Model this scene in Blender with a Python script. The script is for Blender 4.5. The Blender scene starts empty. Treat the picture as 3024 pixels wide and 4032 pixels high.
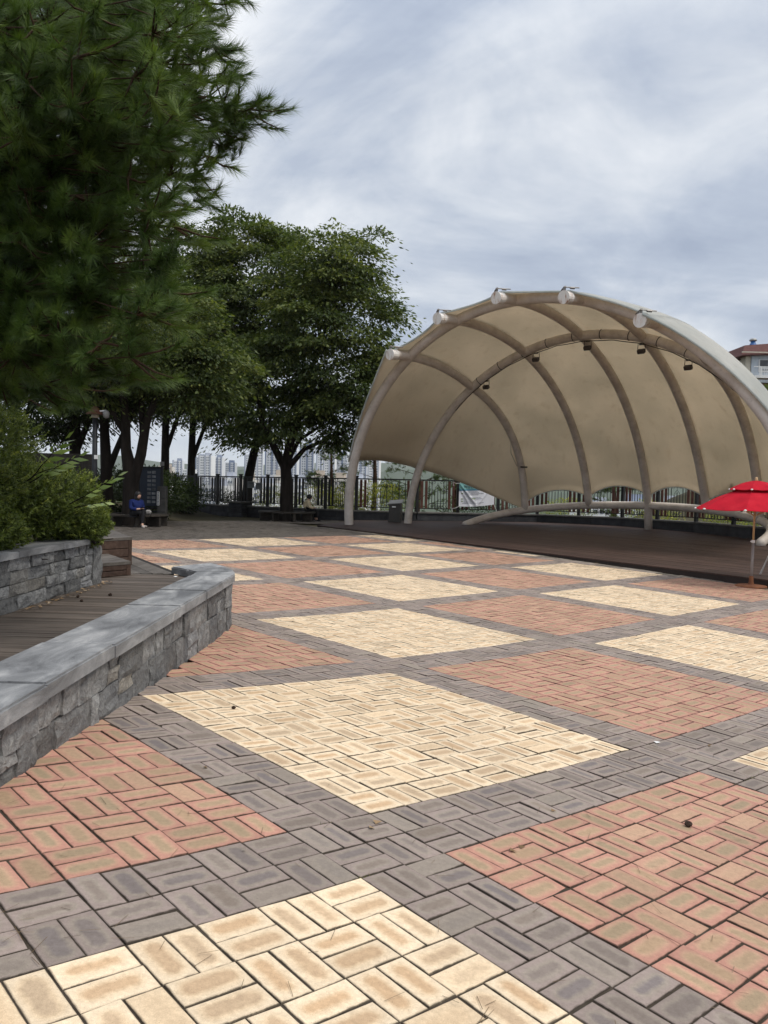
import bpy, bmesh, math, random
import numpy as np
from mathutils import Vector, Matrix, noise as mnoise
from math import sin, cos, pi, radians, sqrt, atan2
random.seed(7); rng = np.random.default_rng(11)
scn = bpy.context.scene
H = 1.45                                   # height of the lens above the paving under the photographer
# ------------------------------------------------------------------ camera
PITCH, ROLL = -0.0316024, radians(1.3)
fw = Vector((0, cos(PITCH), sin(PITCH))); rt = Vector((1, 0, 0)); up = rt.cross(fw)
r2 = rt * cos(ROLL) + up * sin(ROLL); u2 = -rt * sin(ROLL) + up * cos(ROLL)
cam_d = bpy.data.cameras.new('camera'); cam = bpy.data.objects.new('camera', cam_d); scn.collection.objects.link(cam)
cam.matrix_world = Matrix(((r2.x, u2.x, -fw.x, 0), (r2.y, u2.y, -fw.y, 0), (r2.z, u2.z, -fw.z, H), (0, 0, 0, 1)))
cam_d.sensor_fit = 'VERTICAL'; cam_d.sensor_height = 36; cam_d.lens = 36 * 3100 / 4032
cam_d.clip_start = 0.05; cam_d.clip_end = 30000
scn.camera = cam
# ------------------------------------------------------------------ sky, sun, exposure
SUN_EL, SUN_AZ = radians(56), radians(118)     # azimuth clockwise from +Y
world = bpy.data.worlds.new('World'); scn.world = world; world.use_nodes = True
nt = world.node_tree; nt.nodes.clear(); N = nt.nodes.new; L = nt.links.new
out = N('ShaderNodeOutputWorld'); bg = N('ShaderNodeBackground'); bg.inputs['Strength'].default_value = 0.1
sky = N('ShaderNodeTexSky'); sky.sky_type = 'NISHITA'; sky.sun_disc = False; sky.sun_elevation = SUN_EL; sky.sun_rotation = SUN_AZ
sky.air_density = 1.2; sky.dust_density = 2.5
geo = N('ShaderNodeTexCoord'); sep = N('ShaderNodeSeparateXYZ'); L(geo.outputs['Generated'], sep.inputs[0])
def math_node(op, a, b=None, clamp=False):
    n = N('ShaderNodeMath'); n.operation = op; n.use_clamp = clamp
    for i, v in enumerate((a, b)):
        if v is None: continue
        if isinstance(v, (int, float)): n.inputs[i].default_value = v
        else: L(v, n.inputs[i])
    return n.outputs[0]
zc = math_node('MAXIMUM', sep.outputs['Z'], 0.0); den = math_node('ADD', zc, 0.42)
cx_ = math_node('DIVIDE', sep.outputs['X'], den); cy_ = math_node('DIVIDE', sep.outputs['Y'], den)
cmb = N('ShaderNodeCombineXYZ'); L(cx_, cmb.inputs[0]); L(cy_, cmb.inputs[1])
mp = N('ShaderNodeMapping'); mp.inputs['Rotation'].default_value = (0, 0, radians(-24)); mp.inputs['Scale'].default_value = (0.95, 1.2, 1); mp.inputs['Location'].default_value = (11.7, 3.3, 0)
L(cmb.outputs[0], mp.inputs[0])
n1 = N('ShaderNodeTexNoise'); n1.inputs['Scale'].default_value = 1.2; n1.inputs['Detail'].default_value = 7; n1.inputs['Roughness'].default_value = 0.56; n1.inputs['Distortion'].default_value = 0.8; L(mp.outputs[0], n1.inputs[0])
n2 = N('ShaderNodeTexNoise'); n2.inputs['Scale'].default_value = 3.4; n2.inputs['Detail'].default_value = 8; n2.inputs['Roughness'].default_value = 0.6; n2.inputs['Distortion'].default_value = 0.5; L(mp.outputs[0], n2.inputs[0])
mixn = math_node('ADD', math_node('MULTIPLY', n1.outputs['Fac'], 0.7), math_node('MULTIPLY', n2.outputs['Fac'], 0.3))
cr = N('ShaderNodeValToRGB'); L(mixn, cr.inputs[0])
el = cr.color_ramp.elements; el[0].position = 0.37; el[0].color = (0.37, 0.43, 0.55, 1); el[1].position = 0.59; el[1].color = (0.92, 0.94, 0.97, 1)
e = el.new(0.45); e.color = (0.49, 0.55, 0.66, 1)
e = el.new(0.515); e.color = (0.68, 0.725, 0.795, 1)
mx = N('ShaderNodeMix'); mx.data_type = 'RGBA'; mx.inputs['Factor'].default_value = 0.93
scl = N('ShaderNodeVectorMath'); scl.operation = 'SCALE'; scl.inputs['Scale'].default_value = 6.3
hzf = math_node('SUBTRACT', 1.0, math_node('DIVIDE', zc, 0.22), True); hzf = math_node('MULTIPLY', math_node('MULTIPLY', hzf, hzf), 0.75)
hm_ = N('ShaderNodeMix'); hm_.data_type = 'RGBA'; L(hzf, hm_.inputs['Factor']); L(cr.outputs[0], hm_.inputs['A']); hm_.inputs['B'].default_value = (0.72, 0.80, 0.92, 1); zb = math_node('DIVIDE', math_node('SUBTRACT', zc, 0.45), 0.55, True); zg_ = math_node('ADD', 1.0, math_node('MULTIPLY', zb, 0.5)); zm = N('ShaderNodeVectorMath'); zm.operation = 'SCALE'; L(hm_.outputs['Result'], zm.inputs[0]); L(zg_, zm.inputs['Scale']); L(zm.outputs[0], scl.inputs[0])  # sky brightened toward the zenith, added to put more light on the ground
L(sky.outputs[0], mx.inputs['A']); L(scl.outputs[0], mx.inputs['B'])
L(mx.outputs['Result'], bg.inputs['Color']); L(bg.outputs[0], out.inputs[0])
sun_d = bpy.data.lights.new('sun', 'SUN'); sun_d.energy = 1.5; sun_d.angle = radians(22); sun_d.color = (1.0, 0.94, 0.85)
sun = bpy.data.objects.new('sun', sun_d); scn.collection.objects.link(sun)
sdir = Vector((sin(SUN_AZ) * cos(SUN_EL), cos(SUN_AZ) * cos(SUN_EL), sin(SUN_EL)))
sun.rotation_euler = sdir.to_track_quat('Z', 'Y').to_euler(); sun.location = (20, -20, 40)
scn.view_settings.view_transform = 'Standard'; scn.view_settings.look = 'None'; scn.view_settings.gamma = 1
scn.view_settings.use_curve_mapping = False; scn.view_settings.exposure = 0.72
scn.render.engine = 'CYCLES'
cy = scn.cycles; cy.use_denoising = True; cy.max_bounces = 6; cy.diffuse_bounces = 3; cy.glossy_bounces = 2; cy.transmission_bounces = 3; cy.transparent_max_bounces = 6; cy.sample_clamp_indirect = 6; cy.volume_bounces = 2
try: cy.denoiser = 'OPENIMAGEDENOISE'
except Exception: pass
# ------------------------------------------------------------------ helpers: materials
MATS = {}
class MatB:
    def __init__(s, name):
        s.m = bpy.data.materials.new(name); s.m.use_nodes = True; s.t = s.m.node_tree; s.t.nodes.clear()
        s.out = s.n('ShaderNodeOutputMaterial'); s.b = s.n('ShaderNodeBsdfPrincipled'); s.l(s.b.outputs[0], s.out.inputs[0])
        MATS[name] = s.m
    def n(s, t, **k):
        q = s.t.nodes.new(t)
        for a, v in k.items(): setattr(q, a, v)
        return q
    def l(s, a, b): s.t.links.new(a, b)
    def val(s, sock, v):
        if isinstance(v, (int, float)): sock.default_value = v
        elif isinstance(v, tuple): sock.default_value = v if len(v) == 4 or len(sock.default_value) == 3 else v + (1,)
        else: s.l(v, sock)
    def math(s, op, a, b=0.0, clamp=False):
        q = s.n('ShaderNodeMath', operation=op); q.use_clamp = clamp; s.val(q.inputs[0], a); s.val(q.inputs[1], b); return q.outputs[0]
    def coord(s, kind='Object', scale=(1, 1, 1)):
        tc = s.n('ShaderNodeTexCoord'); mp_ = s.n('ShaderNodeMapping'); mp_.inputs['Scale'].default_value = scale; s.l(tc.outputs[kind], mp_.inputs[0]); return mp_.outputs[0]
    def noise(s, vec, scale, detail=4, rough=0.55, dist=0.0):
        q = s.n('ShaderNodeTexNoise'); s.l(vec, q.inputs[0]); q.inputs['Scale'].default_value = scale; q.inputs['Detail'].default_value = detail
        q.inputs['Roughness'].default_value = rough; q.inputs['Distortion'].default_value = dist; return q.outputs['Fac']
    def ramp(s, fac, stops):
        q = s.n('ShaderNodeValToRGB'); s.val(q.inputs[0], fac); e = q.color_ramp.elements
        e[0].position, e[0].color = stops[0][0], tuple(stops[0][1]) + (1,); e[1].position, e[1].color = stops[-1][0], tuple(stops[-1][1]) + (1,)
        for p, c in stops[1:-1]: k = e.new(p); k.color = tuple(c) + (1,)
        return q.outputs[0]
    def mix(s, fac, a, b, blend='MIX'):
        q = s.n('ShaderNodeMix', data_type='RGBA', blend_type=blend); s.val(q.inputs['Factor'], fac); s.val(q.inputs['A'], a); s.val(q.inputs['B'], b); return q.outputs['Result']
    def mapr(s, v, a, b, c=0.0, d=1.0):
        q = s.n('ShaderNodeMapRange'); s.val(q.inputs[0], v); q.inputs[1].default_value = a; q.inputs[2].default_value = b; q.inputs[3].default_value = c; q.inputs[4].default_value = d; return q.outputs[0]
    def bump(s, h, strength=0.3, dist=0.01):
        q = s.n('ShaderNodeBump'); q.inputs['Strength'].default_value = strength; q.inputs['Distance'].default_value = dist; s.l(h, q.inputs['Height']); s.l(q.outputs[0], s.b.inputs['Normal'])
    def base(s, c): s.val(s.b.inputs['Base Color'], c)
    def rough(s, r): s.val(s.b.inputs['Roughness'], r)
    def spec(s, v): s.b.inputs['Specular IOR Level'].default_value = v
    def rnd(s):
        q = s.n('ShaderNodeObjectInfo'); return q.outputs['Random']
    def attr(s, name):
        q = s.n('ShaderNodeAttribute'); q.attribute_name = name; return q
def noisy(name, c1, c2, scale=4, rough=0.8, bump=0.2, bscale=None, spec=0.3, c3=None, metal=0.0, dist=0.01, oscale=(1, 1, 1), perobj=0.0, kind='Object'):
    b = MatB(name); v = b.coord(kind, oscale); f = b.noise(v, scale, 6, 0.6)
    stops = [(0.3, c1), (0.7, c2)] if c3 is None else [(0.25, c1), (0.52, c2), (0.72, c3)]
    col = b.ramp(f, stops)
    if perobj: col = b.mix(1.0, col, b.ramp(b.rnd(), [(0, (1 - perobj,) * 3), (1, (1 + perobj * .3,) * 3)]), 'MULTIPLY')
    b.base(col); b.rough(rough); b.spec(spec); b.b.inputs['Metallic'].default_value = metal
    if bump: b.bump(b.noise(v, bscale or scale * 6, 5, 0.6), bump, dist)
    return b.m
def plain(name, c, rough=0.6, spec=0.4, metal=0.0, var=0.12, scale=3):
    return noisy(name, tuple(x * (1 - var) for x in c), tuple(min(1, x * (1 + var)) for x in c), scale, rough, 0.05, None, spec, metal=metal)

# ---- paving clay brick: pale rim, burnt stadium-shaped heart (baked in the kiln: it is the colour of the brick)
def paver_mat(name, rim, ring, heart, heart2, var):
    b = MatB(name); uv = b.n('ShaderNodeUVMap'); uv.uv_map = 'UVMap'; sp = b.n('ShaderNodeSeparateXYZ'); b.l(uv.outputs[0], sp.inputs[0])
    at = b.attr('rnd'); sc = b.n('ShaderNodeSeparateColor'); b.l(at.outputs['Color'], sc.inputs[0]); R, Gc, B = sc.outputs[0], sc.outputs[1], sc.outputs[2]
    pv = b.coord('Object'); nz = b.noise(pv, 23, 5, 0.6); nf = b.noise(pv, 170, 4, 0.7); nl = b.noise(pv, 0.55, 3, 0.5)
    px = b.math('MAXIMUM', b.math('SUBTRACT', b.math('ABSOLUTE', b.math('SUBTRACT', sp.outputs[0], b.math('ADD', 0.5, b.math('MULTIPLY', b.math('SUBTRACT', Gc, .5), .05)))), 0.25), 0.0)
    px = b.math('MULTIPLY', px, 0.232); py = b.math('MULTIPLY', b.math('SUBTRACT', sp.outputs[1], b.math('ADD', 0.5, b.math('MULTIPLY', b.math('SUBTRACT', B, .5), .12))), 0.116)
    r = b.math('SQRT', b.math('ADD', b.math('MULTIPLY', px, px), b.math('MULTIPLY', py, py)))
    r = b.math('ADD', r, b.math('MULTIPLY', b.math('SUBTRACT', nz, 0.5), 0.02))
    r = b.math('ADD', r, b.math('MULTIPLY', b.math('SUBTRACT', R, 0.5), 0.012))
    hc = b.mix(Gc, heart, heart2)
    t1 = b.mapr(r, 0.015, 0.032); t2 = b.mapr(r, 0.028, 0.050)
    col = b.mix(t1, hc, ring); col = b.mix(t2, col, rim)
    blank = b.mapr(B, 0.86, 0.94); col = b.mix(b.math('MULTIPLY', blank, .75), col, ring)
    bright = b.math('ADD', 1 - var, b.math('MULTIPLY', R, 2 * var)); 
    cb = b.n('ShaderNodeCombineColor'); [b.l(bright, cb.inputs[i]) for i in range(3)]
    col = b.mix(1.0, col, cb.outputs[0], 'MULTIPLY')
    dirt = b.mapr(nl, 0.55, 0.75); col = b.mix(b.math('MULTIPLY', dirt, 0.25), col, (0.12, 0.11, 0.10), 'MIX')
    spk = b.mapr(nf, 0.62, 0.72); col = b.mix(b.math('MULTIPLY', spk, 0.35), col, (0.07, 0.05, 0.035))
    ed = b.math('MINIMUM', b.math('MULTIPLY', b.math('MINIMUM', sp.outputs[0], b.math('SUBTRACT', 1.0, sp.outputs[0])), 2.0), b.math('MINIMUM', sp.outputs[1], b.math('SUBTRACT', 1.0, sp.outputs[1])))
    soil = b.math('ADD', b.math('MULTIPLY', b.mapr(ed, 0.0, 0.06, 1.0, 0.0), b.mapr(nz, 0.44, 0.66)), b.mapr(ed, 0.004, 0.022, 0.75, 0.0), True); col = b.mix(b.math('MULTIPLY', soil, 0.85), col, (0.035, 0.028, 0.02))
    ng = b.noise(pv, 330, 3, 0.8); nm = b.noise(pv, 46, 6, 0.7); col = b.mix(1.0, col, b.ramp(ng, [(.3, (.80, .80, .80)), (.7, (1.14, 1.14, 1.14))]), 'MULTIPLY'); col = b.mix(1.0, col, b.ramp(nm, [(.32, (.84, .83, .82)), (.66, (1.08, 1.08, 1.08))]), 'MULTIPLY')
    chip = b.mapr(b.noise(pv, 75, 4, .6), .69, .73); col = b.mix(b.math('MULTIPLY', chip, .55), col, (.10, .08, .06))
    b.base(col); b.rough(b.mapr(nz, 0.3, 0.7, 0.72, 0.9)); b.spec(0.25); b.bump(nf, 0.25, 0.003); return b.m
P_YEL = paver_mat('paver_cream', (0.75, 0.61, 0.435), (0.70, 0.54, 0.36), (0.565, 0.385, 0.23), (0.515, 0.395, 0.27), 0.09)
P_RED = paver_mat('paver_red', (0.45, 0.235, 0.178), (0.46, 0.295, 0.20), (0.335, 0.255, 0.165), (0.40, 0.275, 0.175), 0.12)
P_GRY = paver_mat('paver_taupe', (0.285, 0.230, 0.205), (0.285, 0.244, 0.203), (0.235, 0.190, 0.155), (0.190, 0.163, 0.158), 0.13)
P_DRK = paver_mat('paver_plain_dark_shaded', (0.115, 0.100, 0.086), (0.115, 0.102, 0.088), (0.105, 0.092, 0.08), (0.095, 0.085, 0.077), 0.13)  # plain darker paving, with the shade of the trees put into its colour
GROUT = noisy('grout_soil', (0.03, 0.024, 0.018), (0.075, 0.061, 0.047), 9, 0.95, 0.4, spec=0.1)
SOIL = noisy('soil', (0.05, 0.037, 0.025), (0.12, 0.09, 0.06), 1.7, 0.95, 0.5, spec=0.1, c3=(0.075, 0.085, 0.035))
def wall_stone():
    b = MatB('dark_stone'); v = b.coord('Object'); n = b.noise(v, 7, 7, 0.65, 0.4); n2_ = b.noise(v, 1.8, 3); nf = b.noise(v, 60, 5, 0.7)
    at = b.attr('rnd'); sc = b.n('ShaderNodeSeparateColor'); b.l(at.outputs['Color'], sc.inputs[0])
    col = b.ramp(n, [(0.25, (0.075, 0.077, 0.082)), (0.5, (0.19, 0.192, 0.19)), (0.78, (0.34, 0.34, 0.33))])
    col = b.mix(b.mapr(sc.outputs[0], 0.0, 1.0, 0.0, 0.7), col, b.ramp(n2_, [(0.3, (0.12, 0.125, 0.14)), (0.7, (0.29, 0.285, 0.27))]))
    col = b.mix(b.mapr(sc.outputs[1], 0.93, 1.0, 0, .5), col, (0.24, 0.205, 0.15))
    col = b.mix(1.0, col, b.ramp(sc.outputs[2], [(0, (.6,) * 3), (1, (1.35,) * 3)]), 'MULTIPLY')
    n5 = b.noise(v, 24, 8, .7, .8); col = b.mix(1.0, col, b.ramp(n5, [(.30, (.55, .55, .56)), (.5, (1.0, 1.0, 1.0)), (.72, (1.35, 1.34, 1.3))]), 'MULTIPLY')
    n6 = b.noise(v, 5.5, 8, .72, 1.2); col = b.mix(b.mapr(n6, .635, .68, 0, .75), col, (.36, .36, .35)); col = b.mix(b.mapr(n6, .33, .37, .7, 0), col, (.03, .031, .035))
    b.base(col); b.rough(0.82); b.spec(0.3); b.bump(b.math('ADD', b.math('ADD', n, n5), b.math('MULTIPLY', nf, 0.4)), 0.9, 0.025); return b.m
STONE = wall_stone()
def cap_stone():
    b = MatB('cap_basalt'); v = b.coord('Object', (1, 0.35, 1)); n = b.noise(v, 5, 7, 0.65, 0.6); v2 = b.coord('Object'); nf = b.noise(v2, 90, 5, .7); n3 = b.noise(v2, 1.3, 4)
    col = b.ramp(n, [(0.34, (0.105, 0.108, 0.113)), (0.5, (0.205, 0.210, 0.216)), (0.66, (0.35, 0.352, 0.353))])
    col = b.mix(b.mapr(n3, .5, .72, 0, .6), col, (0.085, 0.086, 0.09)); col = b.mix(1.0, col, b.ramp(b.rnd(), [(0, (.85,) * 3), (1, (1.12,) * 3)]), 'MULTIPLY')
    col = b.mix(b.mapr(nf, .62, .75, 0, .35), col, (.33, .33, .32))
    b.base(col); b.rough(b.mapr(n, .3, .7, .5, .75)); b.spec(0.35); b.bump(b.math('ADD', nf, b.math('MULTIPLY', n, 2.0)), 0.55, 0.01); return b.m
CAP = cap_stone()
def timber(name, c1, c2, c3, axis=0, rough=0.75):
    s = [9, 9, 9]; s[axis] = 0.55
    b = MatB(name); v = b.coord('Object', tuple(s)); n = b.noise(v, 2.2, 7, 0.65, 0.3); v2 = b.coord('Object'); n3 = b.noise(v2, 2.3, 4)
    col = b.ramp(n, [(0.28, c1), (0.5, c2), (0.75, c3)]); col = b.mix(b.mapr(n3, .45, .7, 0, .5), col, c1)
    col = b.mix(1.0, col, b.ramp(b.rnd(), [(0, (.72,) * 3), (1, (1.2,) * 3)]), 'MULTIPLY')
    b.base(col); b.rough(rough); b.spec(.3); b.bump(n, 0.5, 0.004); return b.m
DECKW = timber('weathered_deck_timber', (0.055, 0.043, 0.034), (0.105, 0.083, 0.067), (0.17, 0.145, 0.122), 0)
STEPW = timber('dark_step_timber', (0.03, 0.017, 0.012), (0.06, 0.035, 0.025), (0.10, 0.068, 0.052), 0)
STAGEW = timber('stage_board_timber', (0.028, 0.0155, 0.012), (0.058, 0.033, 0.026), (0.098, 0.062, 0.050), 0, .6)
STAGEF = plain('stage_riser_brown', (0.028, 0.017, 0.014), .6)
BENCHW = timber('bench_timber', (0.02, 0.017, 0.014), (0.04, 0.034, 0.028), (0.07, 0.06, 0.05), 0)
SLATW = noisy('fence_slat_red_brown', (0.06, 0.025, 0.018), (0.125, 0.052, 0.038), 5, .7, .2)
IRON = plain('black_iron', (0.012, 0.012, 0.013), .5, .4)
def steel_white():
    b = MatB('painted_steel'); v = b.coord('Object'); n = b.noise(v, 2.2, 6, .65); n2_ = b.noise(v, 9, 6, .7)
    col = b.ramp(n, [(.3, (.46, .405, .355)), (.55, (.60, .54, .485)), (.75, (.67, .615, .56))]); col = b.mix(b.mapr(n2_, .56, .74, 0, .4), col, (.20, .15, .115))
    b.base(col); b.rough(.6); b.spec(.35); b.bump(n2_, .1, .004); return b.m
STEEL = steel_white()
def cap_white():
    b = MatB('rust_streaked_white'); v = b.coord('Object', (4, 4, 1.2)); n = b.noise(v, 2.5, 5, .6)
    b.base(b.ramp(n, [(.3, (.25, .11, .05)), (.40, (.60, .52, .46)), (.52, (.72, .70, .67))])); b.rough(.55); return b.m
CAPW = cap_white()
def membrane(name, a, c, trans):
    b = MatB(name); v = b.coord('Object'); n = b.noise(v, 0.5, 5, .6); nf = b.noise(v, 6, 6, .7); vs_ = b.coord('Object', (2.2, 2.2, .16)); st = b.noise(vs_, 1.6, 6, .65)
    col = b.ramp(n, [(.3, a), (.7, c)]); col = b.mix(b.mapr(nf, .55, .75, 0, .22), col, tuple(x * .72 for x in a)); col = b.mix(b.mapr(st, .54, .74, 0, .30), col, (a[0] * .72, a[1] * .62, a[2] * .52))
    b.base(col); b.rough(.7); b.spec(.25); b.bump(b.math('ADD', b.noise(v, 130, 2), b.math('MULTIPLY', b.noise(v, 1.1, 3), 3.0)), .10, .01)
    if trans:
        tr = b.n('ShaderNodeBsdfTranslucent'); b.l(col, tr.inputs[0]); ms = b.n('ShaderNodeMixShader'); ms.inputs[0].default_value = trans
        b.l(b.b.outputs[0], ms.inputs[1]); b.l(tr.outputs[0], ms.inputs[2]); b.l(ms.outputs[0], b.out.inputs[0])
    return b.m
MEM_IN = membrane('canopy_lining_tan', (.67, .53, .375), (.75, .60, .43), 0.58)
MEM_OUT = membrane('canopy_skin_white', (.56, .60, .585), (.76, .78, .76), 0.56)
def parasol_cloth():
    b = MatB('red_parasol_fabric'); v = b.coord('Object'); n = b.noise(v, 3.5, 5, .6); col = b.ramp(n, [(.3, (.50, .012, .030)), (.55, (.60, .016, .036)), (.75, (.66, .030, .050))]); b.base(col); b.rough(.85); b.spec(.12); b.bump(b.math('ADD', b.noise(v, 240, 2), b.math('MULTIPLY', b.noise(v, 7, 4), 4.0)), .18, .008)
    tr = b.n('ShaderNodeBsdfTranslucent'); b.l(col, tr.inputs[0]); ms = b.n('ShaderNodeMixShader'); ms.inputs[0].default_value = .28; b.l(b.b.outputs[0], ms.inputs[1]); b.l(tr.outputs[0], ms.inputs[2]); b.l(ms.outputs[0], b.out.inputs[0]); return b.m
RED = parasol_cloth()
PARWOOD = plain('varnished_wood', (.50, .33, .17), .5); PARSTEEL = plain('grey_pole_steel', (.27, .25, .24), .4, .5); RUST = noisy('rusty_base', (.16, .06, .03), (.30, .13, .06), 8, .8)
WHITE = plain('white_plastic', (.72, .72, .71), .5)
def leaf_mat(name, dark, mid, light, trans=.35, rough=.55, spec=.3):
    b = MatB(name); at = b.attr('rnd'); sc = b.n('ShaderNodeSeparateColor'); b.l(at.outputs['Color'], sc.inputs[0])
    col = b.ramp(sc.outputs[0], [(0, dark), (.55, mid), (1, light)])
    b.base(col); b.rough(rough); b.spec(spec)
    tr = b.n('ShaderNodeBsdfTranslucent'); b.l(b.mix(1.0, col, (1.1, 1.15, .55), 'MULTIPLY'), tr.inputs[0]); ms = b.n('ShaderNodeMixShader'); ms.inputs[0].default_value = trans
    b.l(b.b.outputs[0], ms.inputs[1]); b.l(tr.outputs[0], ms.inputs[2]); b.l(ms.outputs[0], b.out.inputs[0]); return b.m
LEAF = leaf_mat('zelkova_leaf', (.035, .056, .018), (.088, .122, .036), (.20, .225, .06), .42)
LEAF2 = leaf_mat('background_leaf', (.018, .032, .011), (.038, .06, .018), (.08, .11, .03))
PINE = leaf_mat('pine_needle', (.030, .052, .016), (.068, .118, .027), (.15, .215, .05), .3, .5)
YEW = leaf_mat('yew_needle', (.045, .070, .018), (.14, .185, .035), (.34, .37, .075), .3, .5)
BUSHY = leaf_mat('yellow_green_bush_leaf', (.11, .15, .03), (.28, .32, .06), (.55, .50, .09), .45)  # bright yellow-green leaf, the bush's own colour
SPRIG = leaf_mat('sprig_leaf', (.10, .16, .03), (.16, .24, .05), (.26, .34, .09), .35, .35, .5)
BARK = noisy('bark', (.010, .008, .007), (.032, .026, .022), 6, .9, .7, 22, .15, oscale=(1, 1, .25), dist=.02)
PBARK = noisy('pine_bark', (.03, .019, .013), (.085, .05, .033), 7, .9, .7, 25, .15)
SKIN = plain('skin', (.52, .32, .23), .55); HAIR = plain('black_hair', (.012, .010, .010), .45, .4)
BLUE = plain('blue_jacket', (.008, .018, .095), .8, .2); BLACKC = plain('black_cloth', (.010, .010, .012), .85, .2); CREAM = plain('cream_shirt', (.66, .54, .36), .85, .2); SHOE = plain('pale_shoe', (.42, .38, .36), .7)
# ------------------------------------------------------------------ helpers: meshes and things
COL = scn.collection
class MB:
    def __init__(s): s.v = []; s.f = []; s.m = []; s.uv = []
    def add(s, vs, fs, mi=0):
        o = len(s.v); s.v += [tuple(p) for p in vs]; s.f += [tuple(i + o for i in f) for f in fs]; s.m += [mi] * len(fs); return s
    def box(s, c, size, rz=0.0, mi=0, M=None):
        x, y, z = [k / 2 for k in size]; P = [Vector((a * x, b * y, d * z)) for a in (-1, 1) for b in (-1, 1) for d in (-1, 1)]
        R = Matrix.Rotation(rz, 3, 'Z') if M is None else M
        return s.add([R @ p + Vector(c) for p in P], [(0, 1, 3, 2), (4, 6, 7, 5), (0, 4, 5, 1), (2, 3, 7, 6), (0, 2, 6, 4), (1, 5, 7, 3)], mi)
    def bbox(s, c, size, rz=0.0, bev=0.006, mi=0, M=None):      # box with chamfered edges
        bm = bmesh.new(); bmesh.ops.create_cube(bm, size=1.0); bmesh.ops.scale(bm, vec=size, verts=bm.verts)
        bmesh.ops.bevel(bm, geom=bm.edges[:], offset=bev, segments=1, affect='EDGES')
        R = Matrix.Rotation(rz, 3, 'Z') if M is None else M
        bm.verts.index_update(); s.add([R @ v.co + Vector(c) for v in bm.verts], [[v.index for v in f.verts] for f in bm.faces], mi); bm.free(); return s
    def tube(s, path, rad, n=8, mi=0, caps=True):
        path = [Vector(p) for p in path]; k = len(path); rad = [rad] * k if isinstance(rad, (int, float)) else rad
        t0 = (path[1] - path[0]).normalized(); a = Vector((0, 0, 1)) if abs(t0.z) < .9 else Vector((1, 0, 0)); nx = t0.cross(a).normalized(); vs = []
        for i, p in enumerate(path):
            t = (path[min(i + 1, k - 1)] - path[max(i - 1, 0)]).normalized(); nx = (nx - t * nx.dot(t)).normalized(); ny = t.cross(nx)
            vs += [p + (nx * cos(2 * pi * j / n) + ny * sin(2 * pi * j / n)) * rad[i] for j in range(n)]
        fs = [(i * n + j, i * n + (j + 1) % n, (i + 1) * n + (j + 1) % n, (i + 1) * n + j) for i in range(k - 1) for j in range(n)]
        if caps: fs += [tuple(range(n - 1, -1, -1)), tuple((k - 1) * n + j for j in range(n))]
        return s.add(vs, fs, mi)
    def lathe(s, c, prof, n=16, mi=0):
        c = Vector(c); vs = [c + Vector((r * cos(2 * pi * j / n), r * sin(2 * pi * j / n), z)) for r, z in prof for j in range(n)]; k = len(prof)
        fs = [(i * n + j, i * n + (j + 1) % n, (i + 1) * n + (j + 1) % n, (i + 1) * n + j) for i in range(k - 1) for j in range(n)]
        return s.add(vs, fs + [tuple(range(n - 1, -1, -1)), tuple((k - 1) * n + j for j in range(n))], mi)
    def prism(s, poly, z0, z1, mi=0):
        n = len(poly); f0 = z0 if callable(z0) else (lambda x, y: z0); f1 = z1 if callable(z1) else (lambda x, y: z1)
        vs = [(x, y, f0(x, y)) for x, y in poly] + [(x, y, f1(x, y)) for x, y in poly]
        return s.add(vs, [tuple(range(n - 1, -1, -1)), tuple(range(n, 2 * n))] + [(i, (i + 1) % n, n + (i + 1) % n, n + i) for i in range(n)], mi)
    def build(s, name, mats, parent=None, smooth=False, rnd=None, **props):
        me = bpy.data.meshes.new(name); me.from_pydata(s.v, [], s.f); mats = mats if isinstance(mats, (list, tuple)) else [mats]
        for m in mats: me.materials.append(m)
        if len(mats) > 1: me.polygons.foreach_set('material_index', s.m)
        if smooth: me.polygons.foreach_set('use_smooth', [True] * len(me.polygons)); 
        if rnd is not None:
            at = me.color_attributes.new('rnd', 'FLOAT_COLOR', 'CORNER'); at.data.foreach_set('color', list(tuple(rnd) + (1.0,)) * len(me.loops))
        me.update(); return link(name, me, parent, **props)
def link(name, me, parent=None, **props):
    o = bpy.data.objects.new(name, me); COL.objects.link(o)
    if parent is not None: attach(o, parent)
    for k, v in props.items(): o[k] = v
    return o
def wmat(o):
    b_ = Matrix.LocRotScale(o.location, o.rotation_euler, o.scale); return b_ if o.parent is None else wmat(o.parent) @ o.matrix_parent_inverse @ b_
def attach(o, parent):
    o.parent = parent; o.matrix_parent_inverse = wmat(parent).inverted()
def thing(name, label, cat, loc=(0, 0, 0), group=None):
    o = bpy.data.objects.new(name, None); COL.objects.link(o); o.location = loc; o.empty_display_size = .2; o['label'] = label; o['category'] = cat
    if group: o['group'] = group
    return o
def tag(o, label, cat, group=None):
    o['label'] = label; o['category'] = cat
    if group: o['group'] = group
    return o
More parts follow.
